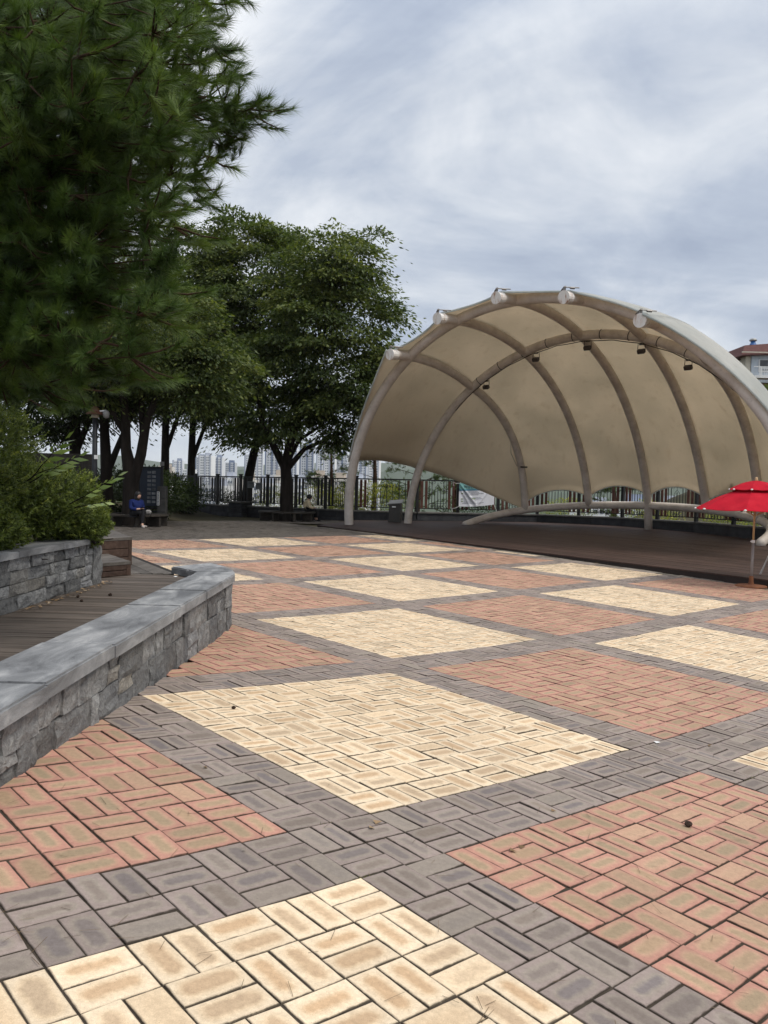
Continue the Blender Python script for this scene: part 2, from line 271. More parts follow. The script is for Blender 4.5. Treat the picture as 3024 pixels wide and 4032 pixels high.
def arrays(name, V, F, mats, parent=None, rnd=None, matidx=None, uv=None, smooth=False, **props):
    """V (n,3), F (m,k) uniform polygons, rnd (m,3) per face, uv (m*k,2)"""
    V = np.asarray(V, np.float32); F = np.asarray(F, np.int32); m, k = F.shape
    me = bpy.data.meshes.new(name); me.vertices.add(len(V)); me.vertices.foreach_set('co', V.ravel()); me.loops.add(m * k); me.loops.foreach_set('vertex_index', F.ravel())
    me.polygons.add(m); me.polygons.foreach_set('loop_start', np.arange(0, m * k, k, dtype=np.int32)); me.polygons.foreach_set('loop_total', np.full(m, k, np.int32))
    for q in (mats if isinstance(mats, (list, tuple)) else [mats]): me.materials.append(q)
    if matidx is not None: me.polygons.foreach_set('material_index', np.asarray(matidx, np.int32))
    me.polygons.foreach_set('use_smooth', np.full(m, bool(smooth)))
    if uv is not None: u = me.uv_layers.new(name='UVMap'); u.data.foreach_set('uv', np.asarray(uv, np.float32).ravel())
    if rnd is not None:
        at = me.color_attributes.new('rnd', 'FLOAT_COLOR', 'CORNER'); c = np.ones((m, k, 4), np.float32); c[:, :, :3] = np.asarray(rnd)[:, None, :]; at.data.foreach_set('color', c.ravel())
    me.update(calc_edges=True); me.validate(); return link(name, me, parent, **props)
# ------------------------------------------------------------------ the lie of the land
TH, U0, V0, MOD = 2.3924169, 21.406395, -10.408274, 0.24
GU0, GV0 = -84.0, -36.0
G = np.array([[0.647,0.478,0.321,0.185,0.077,-0.001,-0.050,-0.079,-0.099,-0.115,-0.132,-0.149],
[0.647,0.469,0.301,0.155,0.040,-0.039,-0.086,-0.112,-0.130,-0.147,-0.165,-0.184],
[0.655,0.463,0.282,0.123,0.000,-0.081,-0.122,-0.142,-0.161,-0.180,-0.201,-0.222],
[0.674,0.465,0.265,0.090,-0.044,-0.126,-0.158,-0.173,-0.194,-0.218,-0.241,-0.265],
[0.705,0.475,0.253,0.055,-0.092,-0.171,-0.198,-0.214,-0.238,-0.264,-0.291,-0.317],
[0.747,0.496,0.246,0.016,-0.148,-0.224,-0.249,-0.269,-0.295,-0.323,-0.351,-0.379],
[0.790,0.523,0.249,-0.023,-0.213,-0.284,-0.303,-0.334,-0.365,-0.396,-0.425,-0.454],
[0.814,0.542,0.261,-0.049,-0.278,-0.371,-0.383,-0.413,-0.450,-0.484,-0.514,-0.542],
[0.787,0.505,0.214,-0.126,-0.366,-0.480,-0.509,-0.534,-0.562,-0.591,-0.617,-0.643],
[0.693,0.380,0.049,-0.293,-0.507,-0.613,-0.652,-0.672,-0.691,-0.711,-0.732,-0.754],
[0.570,0.238,-0.102,-0.419,-0.632,-0.746,-0.794,-0.813,-0.825,-0.837,-0.852,-0.870]])
cT, sT = cos(TH), sin(TH)
def xy2uv(x, y): return U0 + (y * cT + x * sT) / MOD, V0 + (y * sT - x * cT) / MOD
def uv2xy(u, v):
    du, dv = (u - U0) * MOD, (v - V0) * MOD; return du * sT - dv * cT, du * cT + dv * sT
def bsp(t): return ((1 - t) ** 3 / 6, (3 * t ** 3 - 6 * t ** 2 + 4) / 6, (-3 * t ** 3 + 3 * t ** 2 + 3 * t + 1) / 6, t ** 3 / 6)
def gz_uv(u, v):
    u = np.asarray(u, float); v = np.asarray(v, float)
    fu = np.clip((u - GU0) / 12, 1, G.shape[0] - 2.001); fv = np.clip((v - GV0) / 12, 1, G.shape[1] - 2.001)
    iu = fu.astype(int); iv = fv.astype(int); a = bsp(fu - iu); b = bsp(fv - iv); z = 0
    for i in range(4):
        for j in range(4): z = z + a[i] * b[j] * G[iu - 1 + i, iv - 1 + j]
    return z
def gz(x, y): u, v = xy2uv(np.asarray(x, float), np.asarray(y, float)); return gz_uv(u, v)
def gzf(x, y): return float(gz(x, y))
# stage front edge line and deck height
SA = Vector((-2.58, 30.6)); SD = Vector((0.577, -0.817)).normalized(); SN = Vector((-SD.y, SD.x)); SN = SN if SN.x > 0 else -SN
def stage_m(x, y): return (x - SA.x) * SN.x + (y - SA.y) * SN.y          # depth behind the front edge
def stage_s(x, y): return (x - SA.x) * SD.x + (y - SA.y) * SD.y
def stz(x, y): return H - 1.53 + 0.011 * (y - 31)
FENCE = [(-11.6, 43.6), (-7.35, 40.25), (-1.3, 36.7), (1.5, 36.0), (7.2, 37.0), (10.6, 35.0), (12.5, 31.5), (13.6, 27.2), (14.0, 20.0), (13.9, 8.0)]
def beyond(x, y):
    """signed distance outside the fence line (positive = on the slope behind it)"""
    best = 1e9; sign = -1
    for (ax, ay), (bx, by) in zip(FENCE[:-1], FENCE[1:]):
        dx, dy = bx - ax, by - ay; l2 = dx * dx + dy * dy; t = max(0, min(1, ((x - ax) * dx + (y - ay) * dy) / l2)); qx, qy = ax + t * dx, ay + t * dy
        d = math.hypot(x - qx, y - qy)
        if d < best: best = d; sign = 1 if (dx * (y - ay) - dy * (x - ax)) > 0 else -1
    return best * sign
def terrain(x, y):
    r = math.hypot(x, y)
    z = gzf(x, y) - 0.06 if r < 60 else -0.3
    if x < -3 and y < 22 and r < 60: z = min(z, 0.1)
    b = beyond(x, y) if y > 3 else (-1 if x < 13 else x - 13)
    if x < -9.0 and y > 26: z += 1.0 * min(1, max(0, (-9.0 - x) / 5)) * min(1, (y - 26) / 8)
    if b > 0.25 and (y > 3 or x > 13):
        d = b - 0.25; drop = min(d * 0.22, 9) + max(0, min((d - 60) * .12, 46)); z -= drop
        if x > 16 and y < 160: z += min(1, (x - 16) / 22) * min(1, max(0, (y - 5) / 30)) * 15 * max(0, 1 - abs(y - 85) / 80)
    elif r > 70: z -= min((r - 70) * .1, 30)
    if r > 60: z += 1.2 * mnoise.noise(Vector((x * .02, y * .02, 0)))
    return z
# ================================================================== THE SETTING
# ground sheet out to the horizon
rads = [0.3, .8, 1.4, 2, 2.7, 3.5, 4.4, 5.4, 6.5, 7.7, 9] + [10.4 + i * 1.35 for i in range(30)]
while rads[-1] < 11000: rads.append(rads[-1] * 1.16)
angs = sorted(set([radians(a) for a in range(-180, 180, 6)] + [radians(a) for a in range(-46, 46, 2)]))
V = []; F = []
for r_ in rads:
    for a in angs: x, y = r_ * sin(a), r_ * cos(a); V.append((x, y, terrain(x, y)))
n_a = len(angs)
for i in range(len(rads) - 1):
    for j in range(n_a): F.append((i * n_a + j, i * n_a + (j + 1) % n_a, (i + 1) * n_a + (j + 1) % n_a, (i + 1) * n_a + j))
GND = noisy('hill_ground', (.035, .032, .018), (.075, .066, .04), .05, .95, .3, 3, .1, c3=(.05, .065, .025))
arrays('ground', V, F, GND, kind='structure', smooth=True)
# mountains on the skyline
def ridge(name, D, base, amp, seed, mat, x0, x1):
    vs = []; fs = []; n = 160
    for i in range(n + 1):
        x = x0 + (x1 - x0) * i / n; h = base + amp * (mnoise.fractal(Vector((x / 1500 + seed, seed, 0)), 1.0, 2.0, 5) )
        for k, (dy, fz) in enumerate(((-900, -.25), (-450, .55), (0, 1), (600, .4), (1300, -.3))):
            zz = H - 60 + max(0, h) * max(fz, -.1) + (8 * mnoise.noise(Vector((x / 200, dy / 200, seed))) if k in (1, 2, 3) else 0); vs.append((x, D + dy, zz))
    for i in range(n):
        for k in range(4): a = i * 5 + k; fs.append((a, a + 5, a + 6, a + 1))
    arrays(name, vs, fs, mat, kind='structure', smooth=True)
MNT = noisy('wooded_mountain', (.03, .05, .03), (.055, .08, .045), .004, .95, 0, spec=.1)
ridge('mountain', 2700, 95, 70, 3.1, MNT, -3200, 2600)
ridge('mountain', 4200, 150, 90, 8.4, MNT, -4600, 4200)
HZ = bpy.data.materials.new('haze_air'); HZ.use_nodes = True; HZ.node_tree.nodes.clear(); ho = HZ.node_tree.nodes.new('ShaderNodeOutputMaterial'); hv = HZ.node_tree.nodes.new('ShaderNodeVolumePrincipled')
hv.inputs['Density'].default_value = 0.00009; hv.inputs['Color'].default_value = (.97, .98, .99, 1); hv.inputs['Anisotropy'].default_value = 0.3; HZ.node_tree.links.new(hv.outputs[0], ho.inputs['Volume'])
MB().box((0, 0, 60), (24000, 24000, 310)).build('haze', HZ, kind='stuff')
# ---------------------------------------------------------------- plaza paving
plaza_u = range(-100, 40); plaza_v = range(-46, 90)
def tile_of(u, v):
    i, a = divmod(u, 12); j, b = divmod(v, 12)
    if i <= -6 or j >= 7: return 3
    if a >= 10 or b >= 10: return 2
    return 0 if (i + j) % 2 == 0 else 1
WALLX = -1.68
def paved(x, y):
    if y < 1.2 or y > 41 or abs(x) > 0.56 * y + 2.2: return False
    if y < 8.6 and x < WALLX - 0.1: return False
    if 8.6 <= y < 10.2 and x < WALLX - 0.7: return False
    if 10.2 <= y < 14.5 and x < -2.4 - (y - 10.2) * 0.45: return False
    if x < -11: return False
    if stage_s(x, y) > -0.4 and stage_m(x, y) > -0.32: return False
    if stage_m(x, y) > 0.0 and y < 33: return False
    if beyond(x, y) > -0.2: return False
    return True
cells = []
for u in plaza_u:
    for v in plaza_v:
        x, y = uv2xy(u + .5, v + .5)
        if paved(x, y): cells.append((u, v, x, y))
# bed
ids = {}; V = []; F = []
def vid(u, v):
    if (u, v) not in ids:
        x, y = uv2xy(u, v); ids[(u, v)] = len(V); V.append((x, y, float(gz_uv(u, v)) - 0.0055))
    return ids[(u, v)]
for u, v, x, y in cells: F.append((vid(u, v), vid(u + 1, v), vid(u + 1, v + 1), vid(u, v + 1)))
plaza = arrays('plaza', V, F, GROUT, kind='structure')
plaza['label'] = 'plaza of clay pavers in cream, red and taupe diamonds'
# pavers
HJ = 0.5
pav = []
for u, v, x, y in cells:
    t = tile_of(u, v); par = (u + v) % 2
    for k in (0, 1):
        if par == 0: rect = (u, v + .5 * k, u + 1, v + .5 * k + .5, 0)       # long side along u
        else: rect = (u + .5 * k, v, u + .5 * k + .5, v + 1, 1)
        pav.append((y, rect, t))
def paver_geo(items, bevel):
    n = len(items); R = np.array([it[1] for it in items], float); hu = 0.0135; jt = rng.normal(0, .0045, (n, 4))
    u0 = R[:, 0] + hu + jt[:, 0]; v0 = R[:, 1] + hu + jt[:, 1]; u1 = R[:, 2] - hu + jt[:, 2]; v1 = R[:, 3] - hu + jt[:, 3]
    dz = rng.normal(0, .0012, n); tl = rng.normal(0, .0011, (n, 2))
    def corner(uu, vv, low, su, sv): return np.stack([*uv2xy(uu, vv), gz_uv(uu, vv) + dz + tl[:, 0] * su + tl[:, 1] * sv - low], -1)
    ins = 0.016 if bevel else 0.0
    top = [corner(u0 + ins, v0 + ins, 0, -1, -1), corner(u1 - ins, v0 + ins, 0, 1, -1), corner(u1 - ins, v1 - ins, 0, 1, 1), corner(u0 + ins, v1 - ins, 0, -1, 1)]
    rects = [top]
    if bevel:
        rim = [corner(u0, v0, .003, -1, -1), corner(u1, v0, .003, 1, -1), corner(u1, v1, .003, 1, 1), corner(u0, v1, .003, -1, 1)]
        low = [corner(u0, v0, .03, -1, -1), corner(u1, v0, .03, 1, -1), corner(u1, v1, .03, 1, 1), corner(u0, v1, .03, -1, 1)]; rects += [rim, low]
    nv = 4 * len(rects); V = np.concatenate([np.stack(r, 1) for r in rects], 1).reshape(-1, 3)
    fl = [(0, 1, 2, 3)]
    if bevel: fl += [(4 + i, 4 + (i + 1) % 4, (i + 1) % 4, i) for i in range(4)] + [(8 + i, 8 + (i + 1) % 4, 4 + (i + 1) % 4, 4 + i) for i in range(4)]
    fl = np.array(fl); F = (fl[None] + (np.arange(n) * nv)[:, None, None]).reshape(-1, 4)
    inu = .016 if bevel else 0; uo = R[:, 4].astype(int)
    a = np.array([(inu, inu * 2), (1 - inu, inu * 2), (1 - inu, 1 - inu * 2), (inu, 1 - inu * 2)]); b_ = np.array([(0, 0), (1, 0), (1, 1), (0, 1.)])
    per = np.concatenate([a, b_, b_]) if bevel else a                        # orientation 0: long = u
    a1 = np.array([(inu, inu * 2), (inu, 1 - inu * 2), (1 - inu, 1 - inu * 2), (1 - inu, inu * 2)]); b1 = np.array([(0, 0), (0, 1), (1, 1), (1, 0.)])
    per1 = np.concatenate([a1, b1, b1]) if bevel else a1
    per1 = per1[:, [0, 1]]
    vert_uv = np.where(uo[:, None, None] == 0, per[None], per1[None])
    UV = vert_uv[:, fl.ravel()].reshape(-1, 2)
    rnd = np.repeat(rng.random((n, 3)), len(fl), 0); mi = np.repeat([it[2] for it in items], len(fl))
    return V, F, UV, rnd, mi
pav.sort(key=lambda p: p[0])
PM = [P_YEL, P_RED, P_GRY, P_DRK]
inview = [p for p in pav if p[0] > 2.1 and abs((lambda q: q[0] / q[1])(uv2xy((p[1][0] + p[1][2]) / 2, (p[1][1] + p[1][3]) / 2))) < 0.5]
first = inview[:300]; fset = set(id(p) for p in first); rest = [p for p in pav if id(p) not in fset]
near = [p for p in rest if p[0] < 17]; far = [p for p in rest if p[0] >= 17]
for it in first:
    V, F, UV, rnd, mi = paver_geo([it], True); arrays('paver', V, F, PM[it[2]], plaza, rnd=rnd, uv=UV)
a = paver_geo(near, True); b = paver_geo(far, False)
V = np.concatenate([a[0], b[0]]); F = np.concatenate([a[1], b[1] + len(a[0])])
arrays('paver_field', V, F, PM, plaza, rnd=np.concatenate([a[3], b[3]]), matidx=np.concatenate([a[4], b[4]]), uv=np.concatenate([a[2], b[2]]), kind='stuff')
# weeds in the joints, dead needles and crumbs
V = []; F = []; C = []
def blade(p, d, l, w, c):
    p = Vector(p); d = Vector(d).normalized(); s = d.cross(Vector((0, 0, 1))); s = (s.normalized() if s.length > .01 else Vector((1, 0, 0))) * w
    o = len(V); V.extend([p - s, p + s, p + d * l]); F.append((o, o + 1, o + 2)); C.append(c)
joint = [c for c in cells if c[3] < 11 and abs(c[2]) < .56 * c[3]]
for k in range(330):
    u, v, x, y = random.choice(joint)
    if (y > 7 and random.random() < .6) or tile_of(u, v) != 2 or x < -.3: continue
    big = random.random() < .45; along_u = random.random() < .5; sp_l = random.uniform(.1, .45) if big else random.uniform(.04, .15)
    for q in range(random.randint(70, 160) if big else random.randint(15, 50)):
        e1 = random.gauss(0, sp_l); e2 = random.gauss(0, .012); x, y = uv2xy(u + (e1 if along_u else e2), v + (e2 if along_u else e1))
        blade((x, y, gzf(x, y) - .008), (random.gauss(0, 1), random.gauss(0, 1), random.uniform(.1, 1.1)), random.uniform(.007, .020) * (1.2 if big else .8), .0018, (random.random(), 0, 0))
WEED = leaf_mat('joint_moss', (.04, .055, .015), (.11, .12, .035), (.26, .22, .10), .2)
arrays('joint_weeds', V, F, WEED, rnd=np.array(C), kind='stuff')
V = []; F = []; C = []
for k in range(260):
    y = 2.2 + 6.5 * random.random() ** 1.3; x = random.uniform(-.5, .5) * y
    if x < WALLX + .05: continue
    a_ = random.uniform(0, 2 * pi); l = random.uniform(.03, .09); o = len(V); z = gzf(x, y) + .004
    d = Vector((cos(a_), sin(a_), 0)); s = Vector((-d.y, d.x, 0)) * .0009
    V.extend([Vector((x, y, z)) - s, Vector((x, y, z)) + s, Vector((x, y, z)) + d * l + s + Vector((0, 0, .004)), Vector((x, y, z)) + d * l - s + Vector((0, 0, .004))]); F.append((o, o + 1, o + 2, o + 3)); C.append((random.random(), 0, 0))
arrays('fallen_needles', V, F, leaf_mat('dead_needle', (.05, .03, .015), (.12, .075, .035), (.2, .15, .09), .0), rnd=np.array(C), kind='stuff')

# ---------------------------------------------------------------- stone faces
def stone_block(mb_center, ex, ez, ey, w, h, depth, seed, n=(5, 4), amp=.014):
    """rough-faced block: local x along ex, z along ez, face towards ey"""
    vs = []; fs = []; nx, nz = n; c = Vector(mb_center)
    for i in range(nx + 1):
        for j in range(nz + 1):
            a, b = i / nx - .5, j / nz - .5; edge = min(min(i, nx - i), min(j, nz - j))
            d = amp * (mnoise.noise(Vector((a * 2.6 * w / .3 + seed, b * 2.6 * h / .2, seed * 1.7))) * 1.3 + .5 * mnoise.noise(Vector((a * 7 + seed, b * 7, 3.1)))) + (amp * .35 if edge else -amp * .15)
            q = 0 if edge == 0 else 1
            vs.append(c + ex * (a * w + q * random.gauss(0, .008)) + ez * (b * h + q * random.gauss(0, .006)) + ey * d)
    for i in range(nx):
        for j in range(nz):
            p = i * (nz + 1) + j; k = (p, p + nz + 1, p + nz + 2, p + 1)
            if random.random() < .5: fs += [(k[0], k[1], k[2]), (k[0], k[2], k[3])]
            else: fs += [(k[0], k[1], k[3]), (k[1], k[2], k[3])]
    # side skirts going back into the wall
    ring = [i * (nz + 1) for i in range(nx + 1)] + [nx * (nz + 1) + j for j in range(1, nz + 1)] + [i * (nz + 1) + nz for i in range(nx - 1, -1, -1)] + [j for j in range(nz - 1, 0, -1)]
    o = len(vs)
    for r_ in ring: vs.append(vs[r_] - ey * depth)
    m = len(ring)
    for i in range(m): fs.append((ring[i], o + i, o + (i + 1) % m, ring[(i + 1) % m]))
    return vs, fs
def stone_wall(parent, P0, P1, zb, zt, outward, seed, rows=3, wmin=.14, wmax=.46, curve=None):
    """courses of rough stones from P0 to P1; zb(t), zt(t) are functions of metres along"""
    P0 = Vector(P0); P1 = Vector(P1); Ln = (P1 - P0).length; ex = (P1 - P0).normalized(); ex = Vector((ex.x, ex.y, 0)); ey = Vector(outward); ez = Vector((0, 0, 1)); rs = random.Random(seed); cnt = 0
    cuts = [0] + [ (i + rs.uniform(-.12, .12)) / rows for i in range(1, rows)] + [1]
    for r_ in range(rows):
        t = -rs.uniform(0, .15)
        while t < Ln - .02:
            w = rs.uniform(wmin, wmax) * (1 if rs.random() < .8 else .6); t1 = min(t + w, Ln); 
            if Ln - t1 < .08: t1 = Ln
            a = max(t, 0); w = t1 - a
            if w < .03: t = t1; continue
            tm = (a + t1) / 2; z0, z1 = zb(tm), zt(tm); h0, h1 = cuts[r_], cuts[r_ + 1]
            wob = rs.uniform(-.06, .06) / rows if 0 < r_ else 0
            za = z0 + (z1 - z0) * max(0, h0 + wob); zc_ = z0 + (z1 - z0) * (h1 if r_ == rows - 1 else h1 + wob)
            parts = [(za, zc_)] if rs.random() < .72 or (zc_ - za) < .12 else [(za, za + (zc_ - za) * .52), (za + (zc_ - za) * .52, zc_)]
            for zz0, zz1 in parts:
                c = P0 + ex * tm; c = Vector((c.x, c.y, (zz0 + zz1) / 2)) + ey * rs.uniform(-.012, .012)
                vs, fs = stone_block(c, ex, ez, ey, w - .005, zz1 - zz0 - .005, .07, rs.uniform(0, 50))
                MB().add(vs, fs).build('stone', STONE, parent, rnd=(rs.random(), rs.random(), rs.random())); cnt += 1
            t = t1
    return cnt
MORTAR = noisy('mortar', (.07, .068, .063), (.15, .145, .135), 8, .95, .4)
# ---------------------------------------------------------------- low bench wall (left foreground)
CAPZ = H - 1.01
bw = thing('stone_bench_wall', 'low dark stone wall with wide slab capping curving along the plaza edge', 'wall', (WALLX, 5.5, 0))
cum = lambda t: 1.2 + t
MB().prism([(WALLX - .36, 0.6), (WALLX - .05, 0.6), (WALLX - .05, 8.75), (WALLX - .14, 9.15), (WALLX - .36, 9.2)], -.4, CAPZ - .085).build('core', MORTAR, bw)
stone_wall(bw, (WALLX - .015, 1.2, 0), (WALLX - .015, 8.75, 0), lambda t: gzf(WALLX, 1.2 + t) - .02, lambda t: CAPZ - .085, (1, 0, 0), 5, rows=2, wmin=.16, wmax=.5)
end_arc = [(WALLX - .015, 8.75), (WALLX - .07, 9.1), (WALLX - .22, 9.45), (WALLX - .42, 9.75)]
for (ax, ay), (bx, by) in zip(end_arc[:-1], end_arc[1:]):
    dv = Vector((bx - ax, by - ay, 0)).normalized(); stone_wall(bw, (ax, ay, 0), (bx, by, 0), lambda t: gzf(ax, ay) - .02, lambda t: CAPZ - .085, (dv.y, -dv.x, 0), int(ay * 100), rows=3, wmin=.15, wmax=.3)
def slab(poly, z1, th, name, mat, parent, bev=.012):
    bm = bmesh.new(); vs = [bm.verts.new((x, y, z1 - th)) for x, y in poly]; f = bm.faces.new(vs); ex_ = bmesh.ops.extrude_face_region(bm, geom=[f])
    for v in [g for g in ex_['geom'] if isinstance(g, bmesh.types.BMVert)]: v.co.z = z1
    bmesh.ops.recalc_face_normals(bm, faces=bm.faces[:])
    bmesh.ops.bevel(bm, geom=[e for e in bm.edges if e.verts[0].co.z > z1 - 1e-4 and e.verts[1].co.z > z1 - 1e-4], offset=bev, segments=2, affect='EDGES')
    me = bpy.data.meshes.new(name); bm.to_mesh(me); bm.free(); me.materials.append(mat); return link(name, me, parent)
xi, xo = WALLX - .42, WALLX + .035
ys = [1.0, 2.25, 3.42, 3.98, 5.0, 6.35, 7.25, 8.02, 8.62]
ys = [1.0, 2.5, 3.86, 4.84, 6.42, 7.35, 8.5]
for i in range(len(ys) - 1):
    a, b = ys[i] + .004, ys[i + 1] - .004; w_ = .006 * (i % 2)
    slab([(xi, a), (xo + w_, a), (xo + w_, b), (xi, b)], CAPZ + .003 * (i % 3), .085, 'cap_slab', CAP, bw)
slab([(xi, 8.505), (xo, 8.505), (xo - .01, 8.8), (xo - .05, 9.0), (xi - .02, 8.93)], CAPZ, .085, 'cap_slab', CAP, bw)
slab([(xi - .025, 8.94), (xo - .052, 9.01), (xo - .12, 9.25), (xo - .22, 9.45), (xi - .17, 9.12)], CAPZ, .085, 'cap_slab', CAP, bw)
slab([(xi - .18, 9.13), (xo - .225, 9.46), (xo - .38, 9.74), (xo - .54, 9.98), (xi - .44, 9.44)], CAPZ, .085, 'cap_slab', CAP, bw)
# ---------------------------------------------------------------- timber deck behind the bench wall
DZ = H - 1.10
deck = MB().prism([(-9, 1.0), (xi + .02, 1.0), (xi + .02, 8.9), (-2.55, 9.35), (-2.74, 10.2), (-3.95, 12.3), (-9, 14)], -.45, DZ - .045).build('timber_deck', plain('deck_joist_dark', (.015, .012, .01), .9), kind='structure')
PLX = -3.05
y_ = 1.2; k = 0
while y_ < 9.25:
    xr = xi + .002 if y_ < 8.9 else xi - .12
    sl = -.035                                             # boards lie slightly askew
    m = MB(); vs = [(PLX - .05, y_ - sl), (xr, y_), (xr, y_ + .118), (PLX - .05, y_ + .118 - sl)]
    if y_ > 8.4: vs = [(-4.2, y_ - sl * 1.6), (xr, y_), (xr, y_ + .118), (-4.2, y_ + .118 - sl * 1.6)]
    m.prism(vs, DZ - .03, DZ + random.gauss(0, .0012)); m.build('board', DECKW, deck); y_ += .125; k += 1
DECKW2 = timber('weathered_deck_timber_diagonal', (0.06, 0.052, 0.045), (0.105, 0.092, 0.08), (0.17, 0.155, 0.138), 1)
dd = Vector((-.50, .866)); dn = Vector((dd.y, -dd.x))
for k in range(0, 26):
    p = Vector((-2.62, 9.42)) + Vector((-1, -.12)) * (k * .125 * 1.04); ln = 3.6
    q = p + dd * .0
    a = Vector((p.x, p.y)); b = a + dd * ln; w_ = dn * .118
    # clip the far end on the deck's edge
    MB().prism([(a.x, a.y), (a.x + w_.x, a.y + w_.y), (b.x + w_.x, b.y + w_.y), (b.x, b.y)][::-1], DZ - .03, DZ + random.gauss(0, .0015)).build('board', DECKW2, deck)
# ---------------------------------------------------------------- planter wall
pw = thing('stone_planter_wall', 'grey rough stone planter wall with slab coping below the shrubs', 'wall', (PLX, 6.5, DZ))
PTOP = H - .60
MB().prism([(PLX - .3, 1.2), (PLX - .03, 1.2), (PLX - .03, 8.5), (PLX - .3, 8.5)], DZ - .02, PTOP - .02).build('core', MORTAR, pw)
stone_wall(pw, (PLX, 2.5, 0), (PLX, 8.22, 0), lambda t: DZ, lambda t: PTOP - .045, (1, 0, 0), 77, rows=4, wmin=.14, wmax=.42)
for z0, z1 in ((DZ, DZ + .40),): 
    vs, fs = stone_block((PLX + .015, 8.36, (z0 + z1) / 2), Vector((0, 1, 0)), Vector((0, 0, 1)), Vector((1, 0, 0)), .25, z1 - z0, .3, 3.3, (3, 6)); MB().add(vs, fs).build('end_post', STONE, pw, rnd=(.3, .2, .3))
y_ = 1.4
for k, l in enumerate((1.1, 1.0, 1.05, .95, 1.0, .9, .82)):
    slab([(PLX - .32, y_), (PLX + .045, y_), (PLX + .045, y_ + l - .006), (PLX - .32, y_ + l - .006)], PTOP + .002 * (k % 2), .055, 'coping_slab', CAP, pw, .006); y_ += l
MB().prism([(-9, 1.2), (PLX - .25, 1.2), (PLX - .25, 8.45), (-4.6, 8.6), (-9, 9.2)], DZ - .1, lambda x, y: PTOP - .06 + .1 * min(1, max(0, (PLX - x) / 2))).build('planter_soil', SOIL, kind='structure')
# ---------------------------------------------------------------- two timber box steps
def box_step(label, F0, F1, B1, B0, z1, boards):
    F0, F1, B1, B0 = [Vector(p) for p in (F0, F1, B1, B0)]; t = thing('timber_step_box', label, 'step', ((F0.x + B1.x) / 2, (F0.y + B1.y) / 2, DZ)); hgt = (z1 - DZ - .035) / boards; cc = (F0 + F1 + B1 + B0) / 4
    for nm, A, B in (('front_board', F0, F1), ('side_board', F1, B1)):
        d = (B - A).normalized(); n_ = Vector((d.y, -d.x)); a_ = atan2(d.y, d.x); mid = (A + B) / 2 - n_ * .016
        for k in range(boards): MB().bbox((mid.x, mid.y, DZ + hgt * (k + .5)), ((B - A).length - .09, .03, hgt - .008), a_, .004).build(nm, STEPW, t)
    q = F1 + (cc - F1).normalized() * .035; MB().bbox((q.x, q.y, (DZ + z1 - .035) / 2), (.06, .06, z1 - .035 - DZ), atan2((F1 - F0).y, (F1 - F0).x), .004).build('corner_post', STEPW, t)
    n_t = max(3, round((B1 - F1).length / .13))
    for k in range(n_t):
        f0, f1 = k / n_t + .004, (k + 1) / n_t - .004; P = [F0.lerp(B0, f0), F1.lerp(B1, f0), F1.lerp(B1, f1), F0.lerp(B0, f1)]; P = [p + (p - cc) * .012 for p in P]
        MB().prism([tuple(p) for p in P], z1 - .035, z1 + random.gauss(0, .001)).build('top_board', DECKW2, t)
    MB().prism([tuple(cc + (p - cc) * .9) for p in (F0, F1, B1, B0)], DZ, z1 - .037).build('carcass', STEPW, t)
box_step('lower of two dark timber box steps, standing beside the stone planter end post', (-3.55, 8.35), (-2.96, 9.2), (-3.65, 10.25), (-4.25, 9.4), H - .935, 2)
box_step('taller of two dark timber box steps, standing behind the lower one', (-4.2, 9.1), (-3.32, 10.36), (-4.05, 11.75), (-4.95, 10.5), H - .735, 3)
# ================================================================== STAGE
stage = thing('stage_platform', 'low dark brown boarded stage platform beneath the canopy', 'stage', (5, 25, -.2))
def sxy(s, m): return (SA.x + SD.x * s + SN.x * m, SA.y + SD.y * s + SN.y * m)
SR = 25.0
def left_end(m): return float(np.interp(m, [0, 3.4, 5.6, 11.2, 13.5], [0, -2.6, -1.6, 0.6, 5]))
MB().prism([sxy(.02, .03), sxy(SR, .03), sxy(SR, 13), sxy(5, 13), sxy(.8, 11), sxy(-1.5, 5.6), sxy(-2.4, 3.4)][::-1], -1.2, lambda x, y: stz(x, y) - .045).build('core', STAGEF, stage)
MB().prism([sxy(0, 0), sxy(SR, 0), sxy(SR, .028), sxy(0, .028)][::-1], lambda x, y: gzf(x, y) - .1, lambda x, y: stz(x, y) - .03).build('riser_board', STAGEF, stage)
bw_ = .145; m_ = -.02
while m_ < 13:
    # each course of boards is two or three lengths, butted
    cuts_ = [left_end(max(0, m_)) - (0.01 if m_ < 0 else 0)]; c_ = cuts_[0]
    while c_ < SR: c_ += random.uniform(5, 9); cuts_.append(min(c_, SR))
    for a, b in zip(cuts_[:-1], cuts_[1:]):
        p = [sxy(a + .003, m_), sxy(b - .003, m_), sxy(b - .003, m_ + bw_ - .006), sxy(a + .003, m_ + bw_ - .006)][::-1]; dz_ = random.gauss(0, .0012)
        MB().prism(p, lambda x, y: stz(x, y) - .03 + dz_, lambda x, y: stz(x, y) + dz_).build('board', STAGEW, stage)
    m_ += bw_
